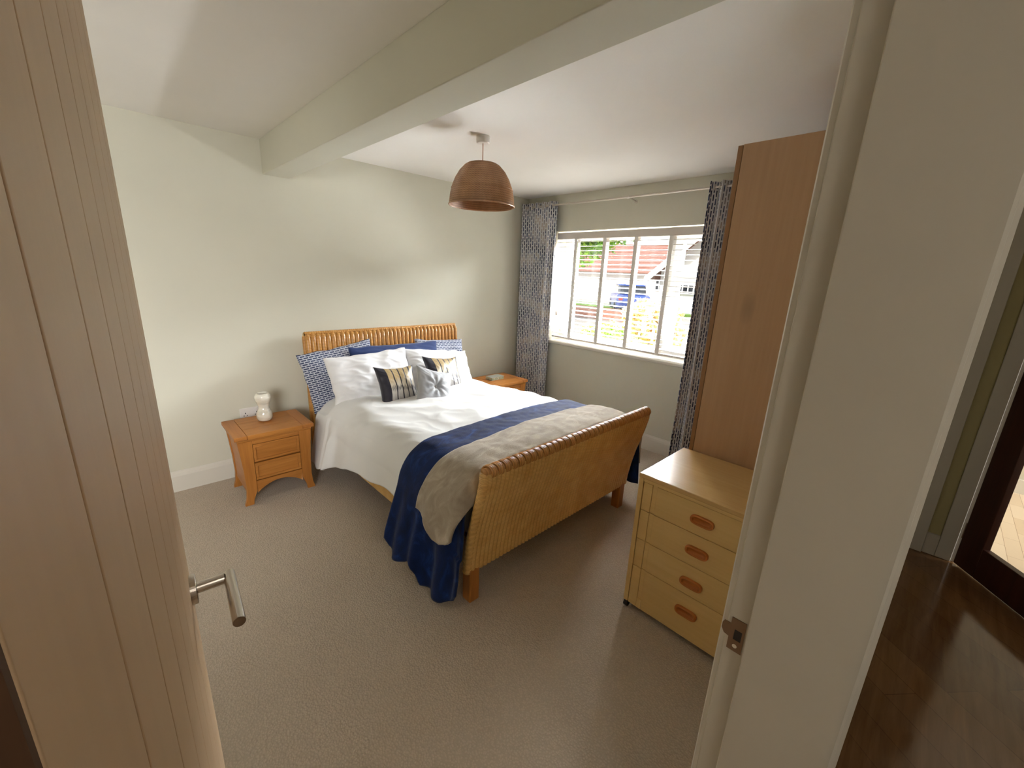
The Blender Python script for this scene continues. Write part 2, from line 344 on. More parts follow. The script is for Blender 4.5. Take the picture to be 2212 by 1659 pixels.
class G:
    """collects geometry for ONE mesh"""
    def __init__(s): s.v = []; s.f = []; s.mi = []
    def add(s, vs, fs, mi=0):
        b = len(s.v); s.v += list(vs); s.f += [tuple(i + b for i in f) for f in fs]; s.mi += [mi] * len(fs); return s
    def box(s, *a, mi=0): vs, fs = boxg(*a); return s.add(vs, fs, mi)
    def tube(s, pts, r, n=10, caps=True, mi=0):
        pts = [Vector(p) for p in pts]; rs = r if isinstance(r, (list, tuple)) else [r] * len(pts)
        vs = []; t0 = (pts[1] - pts[0]).normalized(); up = Vector((0, 0, 1)) if abs(t0.z) < 0.9 else Vector((1, 0, 0)); a = t0.cross(up).normalized()
        for i, p in enumerate(pts):
            t = (pts[min(i + 1, len(pts) - 1)] - pts[max(i - 1, 0)]).normalized()
            a = (a - t * a.dot(t)).normalized(); b = t.cross(a)
            for k in range(n):
                th = 2 * PI * k / n; vs.append(tuple(p + (a * math.cos(th) + b * math.sin(th)) * rs[i]))
        fs = [(i * n + k, i * n + (k + 1) % n, (i + 1) * n + (k + 1) % n, (i + 1) * n + k) for i in range(len(pts) - 1) for k in range(n)]
        if caps: fs += [tuple(range(n)), tuple(range((len(pts) - 1) * n, len(pts) * n))]
        return s.add(vs, fs, mi)
    def prism(s, poly, h, axis='z', mi=0):
        """poly: 2-D outline; extruded between h[0] and h[1] along axis"""
        n = len(poly)
        def P(a, b, c): return {'z': (a, b, c), 'y': (a, c, b), 'x': (c, a, b)}[axis]
        vs = [P(a, b, h[0]) for a, b in poly] + [P(a, b, h[1]) for a, b in poly]
        fs = [(i, (i + 1) % n, n + (i + 1) % n, n + i) for i in range(n)] + [tuple(range(n)), tuple(range(n, 2 * n))]
        return s.add(vs, fs, mi)
    def lathe(s, prof, c, n=32, mi=0):
        vs = []
        for r, z in prof:
            for k in range(n): vs.append((c[0] + r * math.cos(2 * PI * k / n), c[1] + r * math.sin(2 * PI * k / n), c[2] + z))
        fs = [(i * n + k, i * n + (k + 1) % n, (i + 1) * n + (k + 1) % n, (i + 1) * n + k) for i in range(len(prof) - 1) for k in range(n)]
        return s.add(vs, fs, mi)
    def mk(s, name, mat, parent=None, **k):
        if isinstance(mat, list): return mk(name, s.v, s.f, None, parent, mats=mat, mi=s.mi, **k)
        return mk(name, s.v, s.f, mat, parent, **k)
def struct(name, g_or_box, mat, **k):
    o = g_or_box.mk(name, mat, **k) if isinstance(g_or_box, G) else box(name, *g_or_box, mat, **k)
    o['kind'] = 'structure'; return o
def grid(nu, nv, fn, uvfn=None):
    vs = []; uv = []
    for j in range(nv + 1):
        for i in range(nu + 1):
            vs.append(fn(i / nu, j / nv)); uv.append(uvfn(i / nu, j / nv) if uvfn else (i / nu, j / nv))
    fs = [(j * (nu + 1) + i, j * (nu + 1) + i + 1, (j + 1) * (nu + 1) + i + 1, (j + 1) * (nu + 1) + i) for j in range(nv) for i in range(nu)]
    return vs, fs, uv
def N(x, y, z=0.0): return noise.noise(Vector((x, y, z)))
def lerp(tab, x):
    return float(np.interp(x, [a for a, _ in tab], [b for _, b in tab]))

# ------------------------------------------------------------------ room shell
BY, WX, CZ = 3.53, 3.59, 2.425          # back wall y, window wall x, ceiling z
LX = -2.2
WY0, WY1, WZ0, WZ1 = 1.27, 3.11, 0.875, 2.07   # window opening
struct('floor', (LX, WX, 0.0, BY, -0.06, 0.0), MAT['carpet'])
struct('ceiling', (LX - 0.15, WX + 0.3, -0.0, BY + 0.15, CZ, CZ + 0.2), MAT['ceiling'])
struct('wall_back', (LX - 0.15, WX + 0.3, BY, BY + 0.15, -0.06, CZ), MAT['wall'])
struct('wall_left', (LX - 0.15, LX, 0.0, BY, -0.06, CZ), MAT['wall'])
g = G(); T = WX + 0.3
g.box(WX, T, 0.0, WY0, -0.06, CZ); g.box(WX, T, WY1, BY, -0.06, CZ); g.box(WX, T, WY0, WY1, -0.06, WZ0); g.box(WX, T, WY0, WY1, WZ1, CZ)
struct('wall_right', g, MAT['wall'])
# front wall with the door opening (camera stands in it)
DX0, DX1 = -0.11, 0.70; FY0, FY1 = -0.012, 0.143; DH = 2.08
g = G(); g.box(-0.42, DX0, FY0, FY1, -0.06, CZ); g.box(LX, -2.05, FY0, FY1, -0.06, CZ); g.box(-2.05, -0.42, FY0, FY1, -0.06, 0.95); g.box(-2.05, -0.42, FY0, FY1, 2.1, CZ); g.box(DX1, WX, FY0, FY1, -0.06, CZ); g.box(DX0, DX1, FY0, FY1, DH, CZ)
struct('wall_front', g, MAT['wall'])
# boxed beam running from the back wall to the front wall
struct('trim_1', (0.913, 1.083, FY1, BY, 2.203, CZ), MAT['wall'], bevel=0.004, seg=2)
# window reveal lining and sill (parts of the window)
win = struct_root('window_1', (WX + 0.15, (WY0 + WY1) / 2, WZ0))
g = G(); e_ = 0.004
g.box(WX - 0.001, WX + 0.22, WY1 - e_, WY1, WZ0, WZ1); g.box(WX - 0.001, WX + 0.22, WY0, WY0 + e_, WZ0, WZ1); g.box(WX - 0.001, WX + 0.22, WY0 + e_, WY1 - e_, WZ1 - e_, WZ1)
g.mk('window_reveal', MAT['reveal'], win)
box('window_sill', WX - 0.03, WX + 0.22, WY0 - 0.02, WY1 + 0.0, WZ0 - 0.012, WZ0 + 0.018, MAT['white'], win, bevel=0.008, seg=3)
FX0, FX1 = WX + 0.20, WX + 0.27
def frame(name, y0, y1, z0, z1, wd, x0, x1, mat, parent):
    g = G(); g.box(x0, x1, y0, y1, z0, z0 + wd); g.box(x0, x1, y0, y1, z1 - wd, z1); g.box(x0, x1, y0, y0 + wd, z0 + wd, z1 - wd); g.box(x0, x1, y1 - wd, y1, z0 + wd, z1 - wd)
    return g.mk(name, mat, parent, bevel=0.004)
za, zb = WZ0 + 0.018, WZ1 - 0.004
frame('outer_frame', WY0 + 0.004, WY1 - 0.004, za, zb, 0.055, FX0, FX1, MAT['pvc'], win)
MY = 1.845
box('mullion', FX0, FX1, MY - 0.035, MY + 0.035, za + 0.055, zb - 0.055, MAT['pvc'], win, bevel=0.004)
# left fixed light, right pair: top hopper and lower casement
frame('sash', MY + 0.035, WY1 - 0.059, za + 0.055, zb - 0.055, 0.025, FX0 + 0.012, FX1, MAT['pvc'], win)
TZ = 1.66
box('transom', FX0, FX1, WY0 + 0.059, MY - 0.035, TZ - 0.03, TZ + 0.03, MAT['pvc'], win, bevel=0.004)
frame('sash', WY0 + 0.059, MY - 0.035, TZ + 0.03, zb - 0.055, 0.055, FX0 - 0.012, FX1, MAT['pvc'], win)
frame('sash', WY0 + 0.059, MY - 0.035, za + 0.055, TZ - 0.03, 0.055, FX0 - 0.012, FX1, MAT['pvc'], win)
for (a, b, c0, c1) in ((MY + 0.06, WY1 - 0.084, za + 0.08, zb - 0.08), (WY0 + 0.114, MY - 0.09, TZ + 0.085, zb - 0.11), (WY0 + 0.114, MY - 0.09, za + 0.11, TZ - 0.085)):
    mk('pane', [(FX0 + 0.035, a, c0), (FX0 + 0.035, b, c0), (FX0 + 0.035, b, c1), (FX0 + 0.035, a, c1)], [(0, 1, 2, 3)], MAT['glass'], win)
g = G(); g.box(FX0 - 0.03, FX0 - 0.012, MY - 0.072, MY - 0.052, 1.18, 1.24); g.tube([(FX0 - 0.035, MY - 0.062, 1.21), (FX0 - 0.05, MY - 0.062, 1.21), (FX0 - 0.052, MY - 0.062, 1.33)], 0.007, 8)
g.mk('window_handle', MAT['pvc'], win)
win_fill = struct_root('window_fill', (-1.235, 0.05, 0.95))  # invented window, out of view, added to let fill light in
g = G(); g.box(-2.045, -0.425, 0.03, 0.09, 0.955, 1.01); g.box(-2.045, -0.425, 0.03, 0.09, 2.04, 2.095); g.box(-2.045, -1.99, 0.03, 0.09, 1.01, 2.04); g.box(-0.48, -0.425, 0.03, 0.09, 1.01, 2.04); g.box(-1.265, -1.205, 0.03, 0.09, 1.01, 2.04)
g.mk('outer_frame', MAT['pvc'], win_fill, bevel=0.004)
for a_, b_ in ((-1.99, -1.265), (-1.205, -0.48)):
    mk('pane', [(a_, 0.06, 1.01), (b_, 0.06, 1.01), (b_, 0.06, 2.04), (a_, 0.06, 2.04)], [(0, 1, 2, 3)], MAT['glass'], win_fill)
# skirting boards
def skirt(name, pts, parent=None):
    """pts: ((x0,y0),(x1,y1), inward normal)"""
    (x0, y0), (x1, y1), (nx, ny) = pts
    prof = [(0, 0), (0.016, 0), (0.016, 0.115), (0.012, 0.135), (0.006, 0.145), (0.004, 0.152), (0, 0.152)]
    vs = [(x0 + nx * d, y0 + ny * d, z) for d, z in prof] + [(x1 + nx * d, y1 + ny * d, z) for d, z in prof]
    n = len(prof); fs = [(i, (i + 1) % n, n + (i + 1) % n, n + i) for i in range(n)] + [tuple(range(n)), tuple(range(n, 2 * n))]
    o = mk(name, vs, fs, MAT['white']); o['kind'] = 'structure'; return o
skirt('baseboard_back', ((LX, BY), (WX, BY), (0, -1)))
skirt('baseboard_right', ((WX, FY1), (WX, BY - 0.016), (-1, 0)))
skirt('baseboard_left', ((LX, FY1), (LX, BY - 0.016), (1, 0)))
skirt('baseboard_front', ((0.77, FY1), (WX - 0.016, FY1), (0, 1)))

# ------------------------------------------------------------------ door frame (lining, stops, architraves)
fr_ = struct_root('trim_2', (0.3, 0.06, 0.0))
g = G()
g.box(0.672, DX1, FY0, FY1 + 0.000, 0, DH)            # lining, latch side
g.mk('door_lining', MAT['trim'], fr_, bevel=0.002)
g = G(); g.prism([(0.672, 0.111), (0.6615, 0.1105), (0.660, 0.109), (0.660, -0.0196), (0.672, -0.0196)], (0, 2.05)); g.mk('door_stop', MAT['trim'], fr_)
g = G(); g.box(DX0, -0.085, FY0, FY1, 0, DH); g.mk('door_lining', MAT['trim'], fr_, bevel=0.002)
g = G(); g.box(-0.085, 0.672, FY0, FY1, DH - 0.028, DH); g.mk('door_lining', MAT['trim'], fr_, bevel=0.002)
def arch(x_in, sgn, y_face, s2, z1, y_top=0):
    # stepped profile growing away from the opening
    pr = [(x_in, y_face), (x_in, y_face + s2 * 0.011), (x_in + sgn * 0.004, y_face + s2 * 0.0145), (x_in + sgn * 0.045, y_face + s2 * 0.0165), (x_in + sgn * 0.052, y_face + s2 * 0.021), (x_in + sgn * 0.066, y_face + s2 * 0.022), (x_in + sgn * 0.070, y_face + s2 * 0.018), (x_in + sgn * 0.070, y_face)]
    g = G(); g.prism(pr, (0, z1)); return g
arch(0.6785, 1, FY1, 0.72, DH + 0.05).mk('architrave', MAT['white'], fr_)
arch(0.672, 1, FY0, -1, DH + 0.05).mk('architrave', MAT['trim'], fr_)
arch(-0.093, -1, FY0, -1, DH + 0.05).mk('architrave', MAT['trim'], fr_)
arch(-0.093, -1, FY1, 1, DH + 0.05).mk('architrave', MAT['white'], fr_)
g = G(); g.box(-0.16, 0.75, FY1, FY1 + 0.018, DH - 0.02, DH + 0.05); g.mk('architrave', MAT['white'], fr_)
g = G(); g.box(-0.16, 0.75, FY0 - 0.018, FY0, DH - 0.02, DH + 0.05); g.mk('architrave', MAT['trim'], fr_)
# strike plate
SZ = 1.035
st_ = thing('strike_plate', 'small brown metal latch plate screwed into the white door frame', 'latch plate', (0.672, 0.13, SZ))
g = G(); X0, X1 = 0.6706, 0.6719
g.box(X0, X1, 0.116, 0.121, SZ - 0.030, SZ + 0.030); g.box(X0, X1, 0.1305, 0.1415, SZ - 0.030, SZ + 0.030) if False else None
ya, yb, yc, yd = 0.1145, 0.1185, 0.1300, 0.1370
g = G()
g.box(X0, X1, ya, yd, SZ + 0.011, SZ + 0.031); g.box(X0, X1, ya, yd, SZ - 0.031, SZ - 0.009)
g.box(X0, X1, ya, yb, SZ - 0.009, SZ + 0.011); g.box(X0, X1, yc, yd, SZ - 0.009, SZ + 0.011)
g.prism([(yd, SZ - 0.008), (yd, SZ + 0.018), (yd + 0.010, SZ + 0.018), (yd + 0.0125, SZ + 0.012), (yd + 0.0125, SZ + 0.002), (yd + 0.008, SZ - 0.006)], (X0, X1), 'x')
g.mk('plate', MAT['plate'], st_)
box('latch_hole', X0 + 0.0006, X1 - 0.0002, yb, yc, SZ - 0.009, SZ + 0.011, MAT['black'], st_)
g = G()
n = 16; cy_, cz_ = 0.1255, SZ - 0.0205
g.tube([(X0 - 0.0004, cy_, cz_), (X0 + 0.0004, cy_, cz_)], 0.0036, 16); g.mk('screw', MAT['screw'], st_)

# ------------------------------------------------------------------ oak boarded door, open into the room
PH = math.radians(4.47); ux, uy = math.sin(PH), math.cos(PH); nx_, ny_ = -math.cos(PH), math.sin(PH)
HX, HY = -0.026, 0.120; DW = 0.762; DT = 0.044; DZ0, DZ1 = 0.010, 2.03
def DP(s, d, z): return (HX + ux * s + nx_ * d, HY + uy * s + ny_ * d, z)
door = struct_root('door_1', (HX, HY, DZ0))
def dbox(name, s0, s1, d0, d1, z0, z1, mat, **k):
    vs = [DP(s, d, z) for z in (z0, z1) for d in (d0, d1) for s in (s0, s1)]
    _, fs = boxg(0, 1, 0, 1, 0, 1); return mk(name, vs, fs, mat, door, **k)
wbd = 0.0983; cut = [0.0] + [wbd * k_ for k_ in range(1, 8)] + [DW]
for i in range(len(cut) - 1):
    a = cut[i] + (0.0018 if i else 0.0); b = cut[i + 1] - (0.0018 if i < len(cut) - 2 else 0.0)
    if b - a < 0.08 and i == len(cut) - 2: b = DW
    dbox('plank', a, b, 0.0, 0.016, DZ0, DZ1, MAT['leaf_oak'], bevel=0.0008, seg=1)
dbox('door_core', 0.002, DW - 0.002, 0.010, DT - 0.010, DZ0 + 0.002, DZ1 - 0.002, MAT['dark'])
dbox('back_board', 0.0, DW, DT - 0.010, DT, DZ0, DZ1, MAT['leaf_oak'])
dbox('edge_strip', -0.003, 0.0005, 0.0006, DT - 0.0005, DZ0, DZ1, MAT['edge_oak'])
# lever handle
hs, hz = DW - 0.060, 1.035
hd = thing('lever_handle', None, None, DP(hs, 0, hz)); hd.parent = door; hd.location = Vector(DP(hs, 0, hz)) - Vector((HX, HY, DZ0))
del_keys = [k for k in hd.keys()]
g = G(); g.tube([DP(hs, 0, hz), DP(hs, -0.0085, hz), DP(hs, -0.0095, hz)], [0.026, 0.026, 0.0245], 40); g.mk('rose', MAT['steel'], hd, smooth=False)
g = G(); g.tube([DP(hs, -0.009, hz), DP(hs, -0.050, hz)], 0.0095, 24); g.mk('stem', MAT['steel'], hd)
g = G(); g.tube([DP(hs + 0.011, -0.058, hz), DP(hs + 0.0105, -0.058, hz), DP(hs - 0.128, -0.058, hz), DP(hs - 0.129, -0.058, hz)], [0.0085, 0.0095, 0.0095, 0.0090], 32); g.mk('grip', MAT['steel'], hd)

# ------------------------------------------------------------------ hall, end wall, glazed door, sunroom
struct('floor_hall', (-0.40, 3.60, -1.5, 0.0, -0.062, -0.001), MAT['hallfloor'])
struct('ceiling_hall', (-0.40, 3.60, -1.5, 0.0, CZ, CZ + 0.2), MAT['ceiling'])
struct('wall_hall_left', (-0.40, -0.28, -1.5, FY0, -0.06, CZ), MAT['ceiling'])
struct('wall_hall_side', (-0.40, 3.6, -1.65, -1.5, -0.06, CZ), MAT['ceiling'])
EX = 3.53
g = G(); g.box(EX, EX + 0.11, -0.345, FY0, -0.06, CZ); g.box(EX, EX + 0.11, -1.5, -1.20, -0.06, CZ); g.box(EX, EX + 0.11, -1.20, -0.345, 2.06, CZ)
struct('wall_hall_end', g, MAT['hallwall'])
ht = struct_root('trim_3', (EX, -0.3, 0))
box('door_casing', EX - 0.018, EX, -0.345, -0.275, 0, 2.12, MAT['trim'], ht, bevel=0.004)
box('door_casing', EX - 0.018, EX, -1.27, -1.20, 0, 2.12, MAT['trim'], ht, bevel=0.004)
box('door_casing', EX - 0.018, EX, -1.20, -0.345, 2.06, 2.12, MAT['trim'], ht, bevel=0.004)
box('door_jamb', EX - 0.004, EX + 0.11, -0.362, -0.345, 0, 2.06, MAT['white'], ht, bevel=0.002)
box('corner_post', EX - 0.03, EX, -0.215, -0.150, 0, 2.42, MAT['trim'], ht, bevel=0.003)
box('skirting', EX - 0.016, EX, -0.275, -0.215, 0, 0.14, MAT['trim'], ht, bevel=0.003)
# long hall-side wall face beyond the door frame
box('hall_panel', 0.80, EX - 0.03, -0.052, FY0, 0, CZ, MAT['trim'], ht) if False else None
gd = struct_root('door_2', (3.51, -0.372, 0.012))
ga = math.radians(235.0); gx, gy = math.sin(ga), math.cos(ga); hx2, hy2 = 3.51, -0.372; mx_, my_ = -gy, gx
def GP(s, d, z): return (hx2 + gx * s + mx_ * d, hy2 + gy * s + my_ * d, z)
def gbox(name, s0, s1, d0, d1, z0, z1, mat, parent=gd, **k):
    vs = [GP(s, d, z) for z in (z0, z1) for d in (d0, d1) for s in (s0, s1)]; _, fs = boxg(0, 1, 0, 1, 0, 1); return mk(name, vs, fs, mat, parent, **k)
gbox('stile', 0, 0.135, -0.02, 0.02, 0.012, 2.02, MAT['mahogany'], bevel=0.004)
gbox('stile', 0.70, 0.80, -0.02, 0.02, 0.012, 2.02, MAT['mahogany'], bevel=0.004)
gbox('bottom_rail', 0.135, 0.70, -0.02, 0.02, 0.012, 0.20, MAT['mahogany'], bevel=0.004)
gbox('top_rail', 0.135, 0.70, -0.02, 0.02, 1.92, 2.02, MAT['mahogany'], bevel=0.004)
mk('pane', [GP(0.13, 0, 0.19), GP(0.71, 0, 0.19), GP(0.71, 0, 1.93), GP(0.13, 0, 1.93)], [(0, 1, 2, 3)], MAT['glass'], gd)
g = G(); g.tube([(3.505, -0.362, 0.18), (3.505, -0.362, 0.28)], 0.009, 10); g.mk('hinge', MAT['plate'], gd)
# sunroom beyond
struct('floor_sunroom', (3.60, 5.6, -3.1, -0.0, -0.06, 0.0), MAT['sunfloor'])
struct('ceiling_sunroom', (3.60, 5.7, -3.2, 0.0, 2.42, 2.62), MAT['ceiling'])
struct('wall_sunroom_end', (5.3, 5.45, -3.1, 0.0, -0.06, 2.42), MAT['reveal'])
struct('wall_sunroom_side', (EX + 0.11, 5.3, -0.05, 0.0, -0.06, 2.42), MAT['reveal'])
struct('wall_sunroom_left', (EX, EX + 0.11, -3.1, -1.5, -0.06, 2.42), MAT['reveal'])
g = G(); g.box(3.6, 3.75, -3.25, -3.1, -0.06, 2.42); g.box(5.45, 5.6, -3.25, -3.1, -0.06, 2.42); g.box(3.75, 5.45, -3.25, -3.1, 2.15, 2.42)
struct('wall_sunroom_window', g, MAT['reveal'])
sk = box('baseboard_sunroom', 5.28, 5.3, -3.1, -0.05, 0, 0.12, MAT['white']); sk['kind'] = 'structure'
pd = struct_root('door_3', (4.6, -3.17, 0))
frame_g = G(); frame_g.box(3.75, 5.45, -3.20, -3.14, 0, 0.08); frame_g.box(3.75, 5.45, -3.20, -3.14, 2.07, 2.15); frame_g.box(3.75, 3.83, -3.20, -3.14, 0.08, 2.07); frame_g.box(5.37, 5.45, -3.20, -3.14, 0.08, 2.07); frame_g.box(4.56, 4.64, -3.20, -3.14, 0.08, 2.07)
frame_g.mk('patio_frame', MAT['pvc'], pd, bevel=0.004)
mk('pane', [(3.83, -3.17, 0.08), (4.56, -3.17, 0.08), (4.56, -3.17, 2.07), (3.83, -3.17, 2.07)], [(0, 1, 2, 3)], MAT['glass'], pd)
mk('pane', [(4.64, -3.17, 0.08), (5.37, -3.17, 0.08), (5.37, -3.17, 2.07), (4.64, -3.17, 2.07)], [(0, 1, 2, 3)], MAT['glass'], pd)
# roof above everything (keeps the sun out and shades the ground by the wall)
g = G(); g.box(-2.6, 4.25, 0.0, 4.1, CZ + 0.22, CZ + 0.34); g.box(-0.5, 4.25, -1.9, 0.0, CZ + 0.22, CZ + 0.34)
struct('roof', g, MAT['rooftile'])

# ------------------------------------------------------------------ wardrobe
wd = thing('wardrobe', 'tall brown knotty wood wardrobe side reaching almost to the ceiling', 'wardrobe', (2.75, 0.47, 0))
box('side_panel', 2.135, 2.153, 0.16, 0.778, 0.0, 2.20, MAT['wardrobe'], wd, bevel=0.0015, seg=1)
box('side_panel', 3.382, 3.40, 0.16, 0.778, 0.0, 2.20, MAT['wardrobe'], wd, bevel=0.0015, seg=1)
g = G(); g.box(2.153, 3.382, 0.16, 0.17, 0.06, 2.20); g.box(2.153, 3.382, 0.17, 0.775, 2.182, 2.20); g.box(2.153, 3.382, 0.17, 0.775, 0.06, 0.078); g.box(2.153, 3.382, 0.72, 0.735, 0, 0.06)
g.mk('carcass', MAT['wardrobe'], wd)
for k in range(2):
    d = box('door', 2.137 + k * 0.632, 2.137 + k * 0.632 + 0.629, 0.780, 0.802, 0.065, 2.198, MAT['wardedge'], wd, bevel=0.002)
    g = G(); hx = 2.137 + 0.58 + k * 0.10
    g.tube([(hx, 0.802, 1.0), (hx, 0.83, 1.0), (hx, 0.83, 1.14), (hx, 0.802, 1.14)], 0.005, 8)
    h = mk('handle', g.v, g.f, MAT['steel'], wd)
    h.parent = d; h.location = (0, 0, 0)

# ------------------------------------------------------------------ chest of drawers (drawers face -x)
ch = thing('chest_of_drawers', 'pale beech four-drawer chest with oval orange wooden pulls, beside the wardrobe', 'chest of drawers', (1.9, 0.49, 0))
CX0, CX1, CY0, CY1 = 1.663, 2.125, 0.165, 0.822
box('top_panel', CX0 - 0.002, CX1, CY0, CY1 + 0.002, 0.715, 0.737, MAT['beechtop'], ch, bevel=0.004, seg=3)
box('side_panel', CX0, CX1, CY1 - 0.022, CY1, 0.035, 0.715, MAT['beech'], ch, bevel=0.002)
box('side_panel', CX0, CX1, CY0, CY0 + 0.022, 0.035, 0.715, MAT['beech'], ch, bevel=0.002)
box('back_panel', CX1 - 0.01, CX1, CY0 + 0.022, CY1 - 0.022, 0.035, 0.715, MAT['beech'], ch)
box('top_rail', CX0 + 0.002, CX0 + 0.03, CY0 + 0.022, CY1 - 0.022, 0.700, 0.715, MAT['beech'], ch)
lev = [0.030, 0.252, 0.402, 0.556, 0.699]
ia, ib = CY0 + 0.024, CY1 - 0.024
for k in range(4):
    z0, z1 = lev[k] + 0.0012, lev[k + 1] - 0.0012
    dr = mk('drawer', *boxg(CX0 + 0.016, CX0 + 0.40, ia + 0.01, ib - 0.01, z0 + 0.01, z1 - 0.01)[:2], MAT['beech'], ch)
    zs = z0 if k else 0.085
    parts = [(ia, ia + 0.044, z0, z1, 0.0), (ia + 0.066, ib - 0.066, z0, z1, 0.0), (ib - 0.044, ib, z0, z1, 0.0)]
    for (a, b, c0, c1, dd) in parts:
        box('front_panel', CX0 + 0.003, CX0 + 0.018, a, b, c0, c1, MAT['beech'], dr, bevel=0.0025, seg=2)
    for a in (ia + 0.044, ib - 0.066):
        box('inlay_strip', CX0 + 0.007, CX0 + 0.017, a, a + 0.022, zs, z1, MAT['beech'], dr, bevel=0.001, seg=1)
        if not k: box('front_panel', CX0 + 0.003, CX0 + 0.018, a, a + 0.022, z0, zs, MAT['beech'], dr)
    # oval pull: rounded ring with dished middle
    hy, hz_ = 0.520, (0.628, 0.479, 0.318, 0.165)[3 - k]
    g = G(); ring = []; nn = 40
    for (sc_, dx) in ((1.0, -0.0), (1.0, 0.010), (0.93, 0.014), (0.74, 0.014), (0.66, 0.010), (0.62, 0.0022)):
        for j in range(nn):
            th = 2 * PI * j / nn; c0, s0 = math.cos(th), math.sin(th)
            yy = 0.049 * sc_ ** 0.6 * math.copysign(abs(c0) ** 0.5, c0); zz = 0.0215 * sc_ * math.copysign(abs(s0) ** 0.75, s0)
            if sc_ < 0.9: yy = math.copysign(min(abs(yy), 0.047 * sc_ ** 0.6), yy)
            ring.append((CX0 + 0.003 - dx, hy + yy, hz_ + zz))
    fs = [(i * nn + j, i * nn + (j + 1) % nn, (i + 1) * nn + (j + 1) % nn, (i + 1) * nn + j) for i in range(5) for j in range(nn)]
    fs.append(tuple(range(5 * nn, 6 * nn)))
    mk('pull', ring, fs, MAT['handlewood'], dr, smooth=True)
for (x, y) in ((CX0 + 0.012, CY1 - 0.014), (CX1 - 0.03, CY1 - 0.014), (CX0 + 0.012, CY0 + 0.014), (CX1 - 0.03, CY0 + 0.014)):
    g = G(); g.tube([(x, y - 0.010, 0.0175), (x, y + 0.010, 0.0175)], 0.0175, 16); g.box(x - 0.006, x + 0.006, y - 0.011, y + 0.011, 0.018, 0.036)
    g.mk('castor', MAT['black'], ch)

